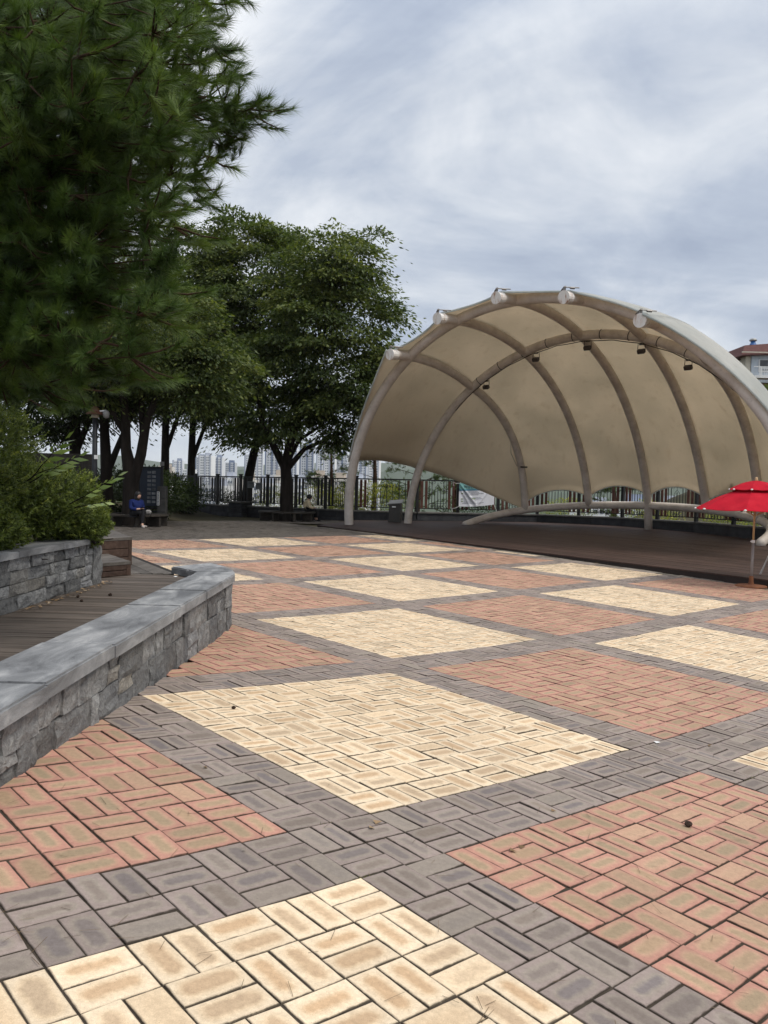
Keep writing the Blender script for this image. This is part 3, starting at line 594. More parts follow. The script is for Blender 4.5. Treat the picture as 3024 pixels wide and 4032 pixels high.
# stone gutter slabs along the foot of the stage
GUT = noisy('gutter_stone', (.10, .085, .065), (.20, .175, .14), 5, .9, .4, c3=(.30, .275, .235), perobj=.3)
gut = MB().prism([sxy(-.3, -.36), sxy(SR, -.36), sxy(SR, .02), sxy(-.3, .02)][::-1], lambda x, y: gzf(x, y) - .3, lambda x, y: gzf(x, y) - .03).build('gutter_path', GROUT, kind='structure')
s_ = -.3
while s_ < SR - .6:
    l = random.uniform(.45, .62); w0 = random.uniform(-.33, -.30)
    MB().prism([sxy(s_, w0), sxy(s_ + l - .012, w0), sxy(s_ + l - .012, -.06), sxy(s_, -.06)][::-1], lambda x, y: gzf(x, y) - .1, lambda x, y: gzf(x, y) + random.uniform(-.012, .004)).build('slab', GUT, gut); s_ += l
# ------------------------------------------------------------------ canopy
CP = {'ox': 4.3395, 'oy': 30.2117, 'phi': 0.8127, 'tF': 1.6702, 'aF': 9.8837, 'hF': 9.2066, 'lF': -0.8002, 'tG': 5.3418, 'aG': 9.3286, 'hG': 8.6181, 'lG': 0.5798, 'tL': 7.4571, 'aL': 7.2252, 'hL': 1.2064, 'lL': 5.5796, 'F1': 55.5258, 'F2': 73.0486, 'G1': 51.9233, 'G2': 72.0089, 'L1': 33.9544, 'L2': 64.8005, 'ext': 1.1138, 'qF': 0.997, 'qG': 1.0152, 'qL': 0.7632, 'b1': 0.3961, 'b2': -0.0668, 'b3': 0.0085, 'z0': -1.8352}
KS = 0.82
def toW(Q):
    c, s = cos(CP['phi']), sin(CP['phi']); Q = np.atleast_2d(Q)
    return np.stack([CP['ox'] + Q[:, 0] * s + Q[:, 1] * c, CP['oy'] - Q[:, 0] * c + Q[:, 1] * s, CP['z0'] + Q[:, 2]], -1) * KS + np.array([0, 0, H])
def arcP(k, deg):
    a, h, l, t, q = CP['a' + k], CP['h' + k], CP['l' + k], CP['t' + k], CP['q' + k]; th = np.radians(np.asarray(deg, float)); s = np.sin(th); hh = h * np.sign(s) * np.abs(s) ** q
    sft = .5 * np.clip((np.asarray(deg, float) - 108) / 45, 0, 1) ** 1.5 if k == 'F' else 0.0
    return np.stack([-a * np.cos(th) + sft, t + l * hh / h, hh], -1)
def rib_curve(P4, bulge, n=48):
    P = np.array(P4); d = np.r_[0, np.cumsum(np.linalg.norm(np.diff(P, axis=0), axis=1))]; t = np.linspace(0, d[-1], n); o = np.zeros((n, 3))
    for i in range(4):
        w = np.ones(n)
        for j in range(4):
            if i != j: w *= (t - d[j]) / (d[i] - d[j])
        o += w[:, None] * P[i]
    k = np.clip(t / d[1], 0, 1); o += (bulge * 4 * k * (1 - k))[:, None] * np.array([0, 1, .3]); return o, t, d
def interp_a(a, k):          # angle on arc k for station a: 0 centre rib .. 2 outer rib .. 3 lower edge (left side; mirrored for negative)
    s = abs(a); tab = {'F': [90, CP['F2'], CP['F1'], 18.5], 'G': [90, CP['G2'], CP['G1'], 19], 'L': [90, CP['L2'], CP['L1'], CP['L1']]}[k]; g = float(np.interp(s, [0, 1, 2, 3], tab)); return g if a >= 0 else 180 - g
def station(a, extf=1.0):
    s = abs(a); b = float(np.interp(s, [0, 1, 2, 3], [CP['b3'], CP['b2'], CP['b1'], .25])); f_, g_, l_ = arcP('F', interp_a(a, 'F')), arcP('G', interp_a(a, 'G')), arcP('L', interp_a(a, 'L'))
    dr = f_ - g_; dr = dr / np.linalg.norm(dr); cap = f_ + (dr + np.array([0, -.15, -.25])) * CP['ext'] * extf; return rib_curve([l_, g_, f_, cap], b)
can = thing('stage_canopy', 'large tan shell-shaped membrane canopy on curved steel tubes over the stage', 'canopy', (5, 26, 0))
TR = 0.165
def steel(name, P, r, n=14): return MB().tube(P, r, n).build(name, STEEL, can, smooth=True)
gg = np.linspace(0, 180, 73)
def to_floor(P):         # plant the ends on the boards
    P = [Vector(p) for p in P]
    for e_, d_ in ((0, 1), (-1, -2)):
        q = P[e_]; z = stz(q.x, q.y)
        if q.z > z - .02: P.insert(0, Vector((q.x + (q.x - P[d_].x) * .1, q.y + (q.y - P[d_].y) * .1, z - .05))) if e_ == 0 else P.append(Vector((q.x, q.y, z - .05)))
    return P
steel('front_arch', to_floor(toW(arcP('F', gg))), TR + .015); steel('middle_arch', to_floor(toW(arcP('G', gg))), TR); steel('rear_arch', to_floor(toW(arcP('L', np.linspace(0, 180, 73)))), TR - .01)
for a in (2, 1, 0, -1, -2):
    c, t, d = station(a); W_ = toW(c); P = [Vector(p) for p in W_]
    if a in (0,): q = P[0]; P.insert(0, Vector((q.x + .04, q.y, stz(q.x, q.y) - .03)))
    if a in (2, -2):
        q = P[0]
    o = steel('rib', P, TR - .005)
    e_ = P[-1]; dr = (P[-1] - P[-3]).normalized()
    ec = MB().tube([e_ - dr * .28, e_ + dr * .02], TR + .012, 16).tube([e_ + dr * .02, e_ + dr * .045], TR + .03, 16).build('end_cap', CAPW, o, smooth=False)
    sid = dr.cross(Vector((0, 0, 1))).normalized(); upv = sid.cross(dr).normalized(); m = MB()
    m.box(e_ - dr * .05 + upv * (TR + .07), (.05, .05, .16)); 
    for sg in (-1, 1):
        p0 = e_ + upv * (TR + .12); p1 = p0 - dr * .34 + sid * sg * .30 - upv * .05
        m.tube([p0, p0 * .5 + p1 * .5, p1], .018, 5); m.tube([p0 * .6 + p1 * .4 - upv * .015, p0 * .3 + p1 * .7 - upv * .015], .035, 6)
    m.build('cable_clamp', plain('galvanised_clamp', (.20, .19, .18), .5, .5, .6) if 'galvanised_clamp' not in MATS else MATS['galvanised_clamp'], o)
# membrane panels
ctr = toW(np.array([[0, CP['tG'] + .3, 1.5]]))[0]
def mem_curve(a, lowcut, extf):
    c, t, d = station(a, extf); s0 = lowcut * d[1]; ts = np.linspace(s0, d[-1] * .999, 42); W_ = toW(c); return np.stack([np.interp(ts, t, W_[:, k]) for k in range(3)], -1), np.sin(pi * np.clip((ts - d[1] * .8) / (d[2] * 1.04 - d[1] * .8), 0, 1))
def panel(a0, a1, n=15):
    rows = []; bul = []
    for i in range(n):
        f = i / (n - 1); a = a0 + (a1 - a0) * f; sc = 4 * f * (1 - f); inner = max(abs(a0), abs(a1)) <= 2
        if inner: low = .035 + .05 * sc; ex = .80 - .42 * sc
        else:
            s = abs(a) - 2; low = .035 + .0 * s; ex = .80 * (1 - s) ** 1.6 + .18 * (1 - s) + .12 - .25 * sc * (1 - s)
        C_, bw2 = mem_curve(a, low, max(ex, .1)); bul.append(bw2 * .20 * min(1, max(0, (-a - .2) / 1.6)))
        if not inner:               # free lower edge pulled up between its two anchor points
            s = abs(a) - 2
        rows.append(C_)
    A = np.array(rows); n_, k_ = A.shape[:2]
    du = np.gradient(A, axis=0); dv_ = np.gradient(A, axis=1); nr = np.cross(du, dv_); nr /= np.linalg.norm(nr, axis=2, keepdims=True) + 1e-9
    outw = A - ctr; sg = np.sign((nr * outw).sum(2, keepdims=True)); nr *= sg
    ff = np.linspace(0, 1, n_); sag = (4 * ff * (1 - ff))[:, None, None] * .10
    I = A + nr * (TR + .012 - sag * .5 + np.array(bul)[:, :, None]); O = I + nr * .016; V = np.concatenate([I.reshape(-1, 3), O.reshape(-1, 3)]); off = n_ * k_; F = []; MI = []
    for i in range(n_ - 1):
        for j in range(k_ - 1):
            q = (i * k_ + j, (i + 1) * k_ + j, (i + 1) * k_ + j + 1, i * k_ + j + 1); F.append(q); MI.append(0); F.append(tuple(x + off for x in q[::-1])); MI.append(1)
    for i in range(n_ - 1):
        for j in (0, k_ - 1): a_, b_ = i * k_ + j, (i + 1) * k_ + j; F.append((a_, b_, b_ + off, a_ + off)); MI.append(1)
    for j in range(k_ - 1):
        for i in (0, n_ - 1): a_, b_ = i * k_ + j, i * k_ + j + 1; F.append((a_, b_, b_ + off, a_ + off)); MI.append(1)
    o = arrays('membrane_panel', V, F, [MEM_IN, MEM_OUT], can, matidx=MI, smooth=True)
    # rope-stiffened hems: front and lower edge
    for j, nm, r in ((k_ - 1, 'front_hem', .035), (0, 'lower_hem', .022)): MB().tube([Vector(p) for p in (I[:, j] + O[:, j]) / 2], r, 6).build(nm, MEM_OUT, o, smooth=True)
    return I
for a0, a1 in ((3, 2), (2, 1), (1, 0), (0, -1), (-1, -2), (-2, -3)): panel(a0, a1)
# spot lamps clamped under the middle arch, cable bands, cable
DKM = plain('dark_lamp_metal', (.05, .04, .035), .5)
CABLE = plain('black_cable', (.015, .012, .012), .6)
for deg in (58, 76, 92, 107.5, 121):
    p = Vector(toW(arcP('G', deg))[0]); p2 = Vector(toW(arcP('G', deg + 1))[0]); tg = (p2 - p).normalized(); dn_ = Vector((0, 0, -1)); fr = Vector((-cos(CP['phi']), -sin(CP['phi']), 0))
    lamp = thing('stage_floodlight', 'stage floodlight under the canopy, ' + {58: 'lowest on the left', 76: 'second from the left', 92: 'third from the left', 107.5: 'fourth from the left', 121: 'last on the right'}[deg], 'floodlight', p, 'floodlights clamped to the middle arch of the canopy')
    m = MB(); m.box(p + dn_ * (TR + .06), (.16, .05, .05), rz=atan2(tg.y, tg.x)); 
    for sg in (-1, 1): m.tube([p + dn_ * (TR + .05) + tg * sg * .13, p + dn_ * (TR + .30) + tg * sg * .15], .012, 5)
    m.build('bracket', DKM, lamp)
    Rm = Matrix.Rotation(atan2(tg.y, tg.x), 3, 'Z') @ Matrix.Rotation(radians(28), 3, 'X')
    bmx = MB().bbox(p + dn_ * (TR + .30) + fr * .02, (.26, .16, .15), bev=.025, M=Rm); bmx.build('lamp_housing', DKM, lamp)
for i in range(9):
    deg = 55 + i * 8.2; p = Vector(toW(arcP('G', deg))[0]); tg = (Vector(toW(arcP('G', deg + .5))[0]) - p).normalized(); MB().tube([p - tg * .012, p + tg * .012], TR + .012, 14).build('cable_band', CABLE, can)
MB().tube([Vector(toW(arcP('G', d_))[0]) + Vector((0, 0, -TR - .03 - .03 * abs(sin(d_ * .38)))) for d_ in np.linspace(44, 135, 60)], .016, 5).build('cable', CABLE, can)
# loose rope and small bracket on the left outer rib
c, t, d = station(2); W_ = toW(c); i_ = int(np.argmin(np.abs(t - d[1] * .45))); p = Vector(W_[i_]); q = Vector(W_[int(np.argmin(np.abs(t - d[1] * .27)))])
MB().tube([p + Vector((-.16, -.12, 0)), p + Vector((-.15, -.15, -.5)), q + Vector((-.22, -.15, .05)), q + Vector((.05, -.2, .02))], .018, 5).build('rope', noisy('old_rope', (.3, .25, .2), (.45, .4, .34), 9), can)
MB().bbox(q + Vector((.08, -.2, 0)), (.3, .06, .07), bev=.01).build('rope_cleat', DKM, can)
# ================================================================== WALL, PILLAR AND FENCE ROUND THE PLAZA
WSTONE = noisy('wall_cladding', (.028, .029, .034), (.06, .062, .068), 3, .85, .4, 18, .3, perobj=.35); COPE = noisy('coping_stone', (.09, .088, .082), (.16, .155, .145), 4, .85, .2, perobj=.15)
FTOP = H + .36; CTOP = H - 1.10
def wall_run(label, pts, name='boundary_wall'):
    t = thing(name, label, 'wall', (pts[0][0], pts[0][1], 0))
    for (ax, ay), (bx, by) in zip(pts[:-1], pts[1:]):
        d = Vector((bx - ax, by - ay)); Ln = d.length; d = d.normalized(); n_ = Vector((-d.y, d.x)); a_ = atan2(d.y, d.x); nb = max(1, int(Ln / 1.0)); zb = min(gzf(ax, ay), gzf(bx, by)) - .5
        MB().box(((ax + bx) / 2, (ay + by) / 2, (zb + CTOP - .07) / 2), (Ln, .26, CTOP - .07 - zb), a_).build('core', WSTONE, t)
        for k in range(nb):
            l = Ln / nb; c = Vector((ax, ay)) + d * (l * (k + .5))
            MB().bbox((c.x, c.y, CTOP - .035), (l - .008, .40, .07), a_, .01).build('coping_slab', COPE, t)
            for r_, (za, zb2) in enumerate(((CTOP - .36, CTOP - .075), (CTOP - .66, CTOP - .368))):
                q = c - n_ * .135 + d * (.25 * l * (1 if r_ else 0)); MB().bbox((q.x, q.y, (za + zb2) / 2), (l - .012, .03, zb2 - za), a_, .006).build('facing_stone', WSTONE, t)
    return t
SCROLL = {}
def fence_run(label, pts, name='iron_fence', wooden=True):
    t = thing(name, label, 'fence', (pts[0][0], pts[0][1], CTOP))
    for (ax, ay), (bx, by) in zip(pts[:-1], pts[1:]):
        d = Vector((bx - ax, by - ay)); Ln = d.length; d = d.normalized(); a_ = atan2(d.y, d.x); nb = max(1, round(Ln / 1.95)); l = Ln / nb
        P = lambda q, z: Vector((ax + d.x * q, ay + d.y * q, z))
        MB().box(P(Ln / 2, FTOP), (Ln, .04, .06), a_).build('top_rail', IRON, t); MB().box(P(Ln / 2, CTOP + .16), (Ln, .035, .04), a_).build('bottom_rail', IRON, t)
        for k in range(nb):
            q0 = l * k
            MB().bbox(P(q0, (CTOP + FTOP + .1) / 2), (.13, .13, FTOP + .1 - CTOP), a_, .008).bbox(P(q0, FTOP + .12), (.17, .17, .05), a_, .01).build('post', IRON, t)
            for off in (.22, .42, l - .42, l - .22):
                MB().bbox(P(q0 + off, (CTOP + FTOP) / 2 + .06), (.115, .045, FTOP - CTOP - .2), a_, .005).build('slat', SLATW if wooden else IRON, t)
            m = MB(); x0, x1 = q0 + .55, q0 + l - .55; nbar = 7
            for i in range(nbar):
                x = x0 + (x1 - x0) * i / (nbar - 1); tp = FTOP - .02 if i in (0, nbar - 1, 1, nbar - 2) else FTOP - .30 - .10 * (abs(i - 3) == 1)
                m.box(P(x, (CTOP + .17 + tp) / 2), (.024, .024, tp - CTOP - .17), a_)
            xm = (x0 + x1) / 2
            for sg in (-1, 1):
                arc_ = [P(xm + sg * .13, FTOP - .38), P(xm + sg * .10, FTOP - .30), P(xm, FTOP - .22), P(xm, FTOP - .1)]; m.tube(arc_, .010, 4)
                for (cx__, cz, r, w) in ((xm + sg * .17, FTOP - .10, .075, 1), (xm + sg * .15, CTOP + .30, .08, -1), (xm + sg * .05, CTOP + .26, .05, -1)):
                    m.tube([P(cx__ + sg * r * (1 - th / 9) * cos(th), cz + w * r * (1 - th / 9) * sin(th)) for th in np.linspace(-.6, 5.4, 14)], .009, 4)
            m.box(P(xm, CTOP + .40), (x1 - x0, .02, .02), a_); m.build('iron_panel', IRON, t)
    MB().bbox((pts[-1][0], pts[-1][1], (CTOP + FTOP + .1) / 2), (.10, .10, FTOP + .1 - CTOP), 0, .008).build('post', IRON, t)
    return t
wall_run('dark stone boundary wall under the fence left of the corner pillar', FENCE[:2]); wall_run('dark stone boundary wall behind the tree with the round bench', FENCE[1:3]); wall_run('dark stone boundary wall curving behind the stage', FENCE[2:])
fence_run('black iron fence with scroll panels, left of the corner pillar', FENCE[:2], wooden=False); fence_run('black iron fence with scroll panels behind the tree with the round bench', FENCE[1:3], wooden=False); fence_run('iron fence with red-brown slats curving behind the stage', FENCE[2:])
pil = thing('stone_pillar', 'square dark stone pillar at the corner of the boundary wall', 'pillar', (-7.3, 40.0, -.2))
for k in range(3):
    MB().bbox((-7.3, 40.0, -.16 + .26 * k), (.86, .86, .25), radians(-30), .02).build('block', WSTONE, pil)
MB().bbox((-7.3, 40.0, .52), (.96, .96, .09), radians(-30), .015).build('cap', COPE, pil)
# two notices on the fence
NOT = plain('faded_notice', (.16, .17, .17), .6); NOTB = plain('notice_print', (.05, .055, .06), .6)
def notice(label, c, w, h, a_):
    t = thing('notice_board', label, 'notice', c); d = Vector((cos(a_), sin(a_), 0)); n_ = Vector((sin(a_), -cos(a_), 0))
    MB().bbox(c, (w, .02, h), a_, .004).build('panel', NOT, t); m = MB()
    for k, (fz, ww) in enumerate(((.30, .8), (.16, .7), (0, .85), (-.12, .6), (-.28, .75))): 
        n0 = 6
        for i in range(n0): m.box(Vector(c) + n_ * .014 + Vector((0, 0, fz * h)) + d * ((i + .5) / n0 - .5) * ww * w, (w * ww / n0 * .7, .004, h * (.09 if k < 2 else .04)), a_)
    m.build('print', NOTB, t)
aF = atan2(FENCE[2][1] - FENCE[1][1], FENCE[2][0] - FENCE[1][0])
notice('grey notice panel wired to the fence beside the leaning trunk', (-6.72, 39.55, 1.42), .42, .33, aF); notice('grey notice panel on the fence, right of its twin', (-6.25, 39.27, 1.36), .42, .33, aF)
# ------------------------------------------------------------------ banner
ban = thing('banner', 'white and teal cloth banner tied to the fence behind the stage', 'banner', (4.25, 36.35, .63))
BX0, BX1 = 3.42, 5.08
def banY(x): return 36.0 + (x - 1.5) / 5.7 * 1.0 - .19
def banP(u, v, o=0.0):
    x = BX0 + (BX1 - BX0) * u; ztop = 1.70 + .10 * u; zbot = .64 + .12 * u - .04 * sin(pi * u); z = zbot + (ztop - zbot) * v
    w = .05 * (math.exp(-((v - (1 - 1.9 * u)) / .06) ** 2) if u < .5 else math.exp(-((v - (1.9 * u - .95)) / .06) ** 2)) + .03 * math.exp(-((v - (.85 - 2.6 * u)) / .07) ** 2)
    return Vector((x, banY(x) - .03 - w - o, z))
def patch(name, u0, u1, v0, v1, mat, nu=28, nv=18, o=0.0, parent=ban):
    vs = [banP(u0 + (u1 - u0) * i / nu, v0 + (v1 - v0) * j / nv, o) for i in range(nu + 1) for j in range(nv + 1)]
    return MB().add(vs, [(i * (nv + 1) + j, (i + 1) * (nv + 1) + j, (i + 1) * (nv + 1) + j + 1, i * (nv + 1) + j + 1) for i in range(nu) for j in range(nv)]).build(name, mat, parent, smooth=True)
BWH = plain('banner_white', (.78, .79, .84), .8, .1, 0, .04); BTEAL = noisy('banner_teal', (.14, .33, .33), (.24, .44, .42), 1.5, .8, 0, spec=.1); BBLUE = plain('banner_blue', (.07, .20, .30), .8, .1); INK = plain('banner_ink', (.035, .05, .07), .8, .1); INKB = plain('banner_blue_ink', (.06, .20, .36), .8, .1); INKG = plain('banner_green_ink', (.30, .36, .24), .8, .1); INKR = plain('banner_coral', (.62, .22, .17), .8, .1)
patch('cloth', 0, 1, 0, 1, BWH, 40, 30)
patch('header', 0, 1, .70, 1, BTEAL, 40, 10, .006); patch('header_band', .0, 1, .675, .73, BBLUE, 40, 3, .009); patch('emblem', .77, .89, .78, .95, INKR, 6, 6, .012)
def text_mesh(name, s, size, mat, parent, place):
    cu = bpy.data.curves.new(name, 'FONT'); cu.body = s; cu.size = size; cu.resolution_u = 2; o = bpy.data.objects.new(name, cu); COL.objects.link(o)
    bpy.context.view_layer.update(); me = bpy.data.meshes.new_from_object(o.evaluated_get(bpy.context.evaluated_depsgraph_get())); COL.objects.unlink(o); bpy.data.objects.remove(o)
    for v in me.vertices: v.co = place(v.co.x, v.co.y)
    me.materials.append(mat); me.update(); return link(name, me, parent)
BW_, BH_ = 1.66, 1.06
def on_ban(u0, v0, o=.016): return lambda x, y: banP(u0 + x / BW_, v0 + y / BH_, o)
text_mesh('lettering', '백양산', .17, INK, ban, on_ban(.13, .775)); text_mesh('lettering', '구석구석', .17, INKB, ban, on_ban(.30, .785)); text_mesh('lettering', '숲', .19, INKG, ban, on_ban(.54, .775)); text_mesh('lettering', '산책', .17, INK, ban, on_ban(.62, .78))
m = MB()
for k, (v_, u0_, u1_) in enumerate(((.62, .13, .52), (.575, .13, .56), (.53, .13, .70), (.485, .13, .55), (.43, .13, .28), (.36, .13, .62), (.305, .13, .66), (.23, .13, .48), (.18, .13, .48), (.13, .10, .70))):
    u_ = u0_
    while u_ < u1_:
        w_ = random.uniform(.012, .035); p = [banP(u_, v_, .012), banP(min(u_ + w_, u1_), v_, .012), banP(min(u_ + w_, u1_), v_ + .022, .012), banP(u_, v_ + .022, .012)]; m.add(p, [(0, 1, 2, 3)]); u_ += w_ + .008
m.build('small_print', plain('banner_grey_ink', (.25, .26, .30), .8, .1), ban)
for (u0_, v0_) in ((.06, .54), (.06, .30), (.06, .20), (.36, .30)): patch('green_mark', u0_, u0_ + .055 + .05 * (u0_ > .3), v0_, v0_ + .05, INKG, 3, 2, .012)
ROPE = plain('white_tie_cord', (.55, .54, .52), .8)
for (u_, v_, dx, dz) in ((0, 1, -.28, .04), (0, 0, -.3, -.1), (1, 1, .1, -.3), (1, 0, .12, -.25)):
    p = banP(u_, v_); q = p + Vector((dx, .04, dz)); MB().tube([p, (p + q) / 2 + Vector((0, -.03, -.03)), q, q + Vector((.03, -.02, -.16))], .014, 5).build('tie_cord', ROPE, ban)
# ------------------------------------------------------------------ lectern cabinet
lec = thing('lectern_cabinet', 'dark lectern-like cabinet with a sloping top between the arch feet', 'cabinet', (.5, 34.0, stz(.5, 34)))
z0_ = stz(.5, 34); LM = plain('cabinet_brown_grey', (.045, .042, .037), .55); LT = plain('cabinet_top', (.12, .12, .115), .45)
MB().bbox((.5, 34, z0_ + .40), (.50, .46, .80), radians(-12), .01).build('body', LM, lec)
R_ = Matrix.Rotation(radians(-12), 3, 'Z') @ Matrix.Rotation(radians(16), 3, 'X') @ Matrix.Rotation(radians(-5), 3, 'Y')
MB().bbox((.5, 34, z0_ + .86), (.62, .56, .05), M=R_, bev=.008).build('sloping_top', LT, lec); MB().box((.42, 33.73, z0_ + .66), (.16, .012, .05), radians(-12)).build('name_plate', WHITE, lec); MB().bbox((.5, 34, z0_ + .03), (.56, .52, .06), radians(-12), .006).build('plinth', LM, lec)
# ================================================================== TREES
def leaves_mesh(name, C, D, Nn, size, mats, parent, rnd, aspect=.42, **props):
    """diamond leaves folded on the midrib: base C, direction D, normal N (arrays)"""
    n = len(C); D = D / (np.linalg.norm(D, axis=1, keepdims=True) + 1e-9); S = np.cross(D, Nn); S /= np.linalg.norm(S, axis=1, keepdims=True) + 1e-9; Nn = np.cross(S, D); L_ = size[:, None]
    V = np.stack([C, C + D * L_ * .45 + S * L_ * aspect * .5 - Nn * L_ * .06, C + D * L_ - Nn * L_ * .12, C + D * L_ * .45 - S * L_ * aspect * .5 - Nn * L_ * .06], 1).reshape(-1, 3)
    F = (np.arange(n) * 4)[:, None] + np.array([0, 1, 2, 3])
    return arrays(name, V, F, mats, parent, rnd=rnd, **props)
def unit(n): v = rng.normal(size=(n, 3)); return v / np.linalg.norm(v, axis=1, keepdims=True)
def limb(m, p0, p1, r0, r1, wob=.12, n=7, sag=0.0):
    p0 = Vector(p0); p1 = Vector(p1); ln = (p1 - p0).length; pts = []
    o1 = Vector(rng.normal(size=3)) * wob * ln * .5; 
    for i in range(n):
        t = i / (n - 1); pts.append(p0.lerp(p1, t) + o1 * sin(pi * t) * .5 + Vector((0, 0, sag * ln * sin(pi * t))) + Vector(rng.normal(size=3)) * wob * .06 * ln * (0 < i < n - 1))
    m.tube(pts, [r0 + (r1 - r0) * (i / (n - 1)) ** .8 for i in range(n)], 7, caps=False); return pts
def broadleaf(label, base, trunks, crowns, nclump, leaf, leafmat, perclump=230, name='broadleaf_tree', group=None, lsize=.13, droop=.35, flat=.34, cr=.75):
    """trunks: list of polylines [(x,y,z,r)...]; crowns: list of (centre, radii, weight)"""
    t = thing(name, label, 'tree', base, group); m = MB(); ends = []
    for tr in trunks:
        m.tube([Vector(p[:3]) for p in tr], [p[3] for p in tr], 9, caps=False); ends.append((Vector(tr[-1][:3]), tr[-1][3]));
        if len(tr) > 2: ends.append((Vector(tr[-2][:3]), tr[-2][3] * .6))
    m.build('trunk', BARK, t, smooth=True)
    cl = []; W_ = sum(c[2] for c in crowns); bm_ = MB()
    for cc, rr, w in crowns:
        k = int(nclump * w / W_); u = unit(k); rad = rng.uniform(.30, 1.0, k) ** .42
        out_ = 1 + .36 * np.array([mnoise.noise(Vector((a[0] * 1.9 + cc[0], a[1] * 1.9, a[2] * 1.9 + cc[2]))) for a in u]) ; P = np.array(cc) + u * rad[:, None] * out_[:, None] * np.array(rr); cl.append(np.c_[P, rad, u])
    cl = np.concatenate(cl)
    # branches towards a share of the clumps
    for i in range(0, len(cl), max(1, len(cl) // 46)):
        p = Vector(cl[i, :3]); e_ = min(ends, key=lambda q: (q[0] - p).length + max(0, q[0].z - p.z) * 2); st = e_[0]; p = st.lerp(p, .86) - Vector((0, 0, .25)); mid = limb(bm_, st, p, min(e_[1] * .45, .09), .012, .10, 7, .05)
        for j in range(2):
            q = mid[3 + j] ; limb(bm_, q, p + Vector(rng.normal(size=3)) * .55 - Vector((0, 0, .2)), .022, .006, .1, 4)
    bm_.build('branches', BARK, t, smooth=True)
    C = []; D = []; Nn = []; R_ = []
    for row in cl:
        k = int(perclump * rng.uniform(.55, 1.3)); p = row[:3]; o = row[4:7]; r0 = cr * rng.uniform(.7, 1.25)
        q = rng.normal(size=(k, 3)) * np.array([1, 1, flat]) * r0 * .55; dist = np.hypot(q[:, 0], q[:, 1]); q[:, 2] -= droop * dist ** 2 / r0 * .8; q[:, 2] += (q[:, 0] * o[0] + q[:, 1] * o[1]) * -.15
        C.append(p + q); d_ = q * np.array([1, 1, .2]) + rng.normal(size=(k, 3)) * .3 + o * .3; d_[:, 2] -= .35 * np.linalg.norm(d_[:, :2], axis=1); D.append(d_)
        nn = np.array([0, 0, 1.]) + rng.normal(size=(k, 3)) * .45; Nn.append(nn); tone = np.clip(.40 + rng.normal(0, .22, k) + .16 * (o[2] > .3) + rng.normal(0, .19), 0, 1); R_.append(tone)  # upper clumps get a lighter tone, top light put into the leaf colour
    C = np.concatenate(C); D = np.concatenate(D); Nn = np.concatenate(Nn); R_ = np.concatenate(R_); rn = np.stack([R_, rng.random(len(R_)), rng.random(len(R_))], 1)
    leaves_mesh('crown', C, D, Nn, rng.uniform(.55, 1.5, len(C)) * lsize, leafmat, t, rn); return t
zA = gzf(-4.4, 35.3)
broadleaf('broad-crowned leafy tree rising through the round bench near the fence', (-4.4, 35.3, zA),
    [[(-4.4, 35.3, zA - .1, .37), (-4.38, 35.3, zA + .5, .31), (-4.40, 35.3, 1.6, .27), (-4.45, 35.25, 2.3, .24), (-4.2, 35.2, 3.6, .19), (-3.6, 35.1, 5.4, .14), (-3.1, 35, 7.5, .08)],
     [(-4.42, 35.3, 2.1, .20), (-4.9, 35.2, 3.0, .16), (-5.5, 35.1, 4.2, .12), (-5.8, 35, 6.0, .07)], [(-4.35, 35.3, 2.2, .15), (-3.6, 35.0, 3.05, .10), (-2.6, 34.8, 3.5, .07), (-1.6, 34.6, 3.9, .04)], [(-4.38, 35.3, 2.45, .12), (-3.9, 35.6, 3.5, .09), (-2.9, 35.9, 4.2, .05)]],
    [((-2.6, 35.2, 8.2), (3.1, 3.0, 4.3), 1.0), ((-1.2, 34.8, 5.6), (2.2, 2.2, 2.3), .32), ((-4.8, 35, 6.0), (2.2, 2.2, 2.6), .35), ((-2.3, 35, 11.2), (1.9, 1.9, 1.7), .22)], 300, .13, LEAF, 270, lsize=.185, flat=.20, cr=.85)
zC = gzf(-7.0, 39.8)
broadleaf('tall leafy tree with a leaning trunk behind the corner pillar', (-7.1, 40.6, zC),
    [[(-7.15, 40.7, zC - .3, .30), (-7.05, 40.6, 1.6, .25), (-6.75, 40.4, 3.0, .21), (-6.3, 40.1, 4.6, .17), (-6.4, 40, 6.8, .12), (-6.6, 40, 9, .07)], [(-6.5, 40.3, 3.9, .15), (-5.5, 40, 4.8, .11), (-4.7, 40, 5.3, .06)]],
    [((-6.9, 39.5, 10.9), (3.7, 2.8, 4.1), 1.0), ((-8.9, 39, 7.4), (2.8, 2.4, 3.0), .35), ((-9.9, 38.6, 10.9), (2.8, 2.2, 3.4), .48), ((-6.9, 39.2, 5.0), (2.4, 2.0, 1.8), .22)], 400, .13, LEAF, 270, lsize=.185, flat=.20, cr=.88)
zB = gzf(-8.9, 27.6)
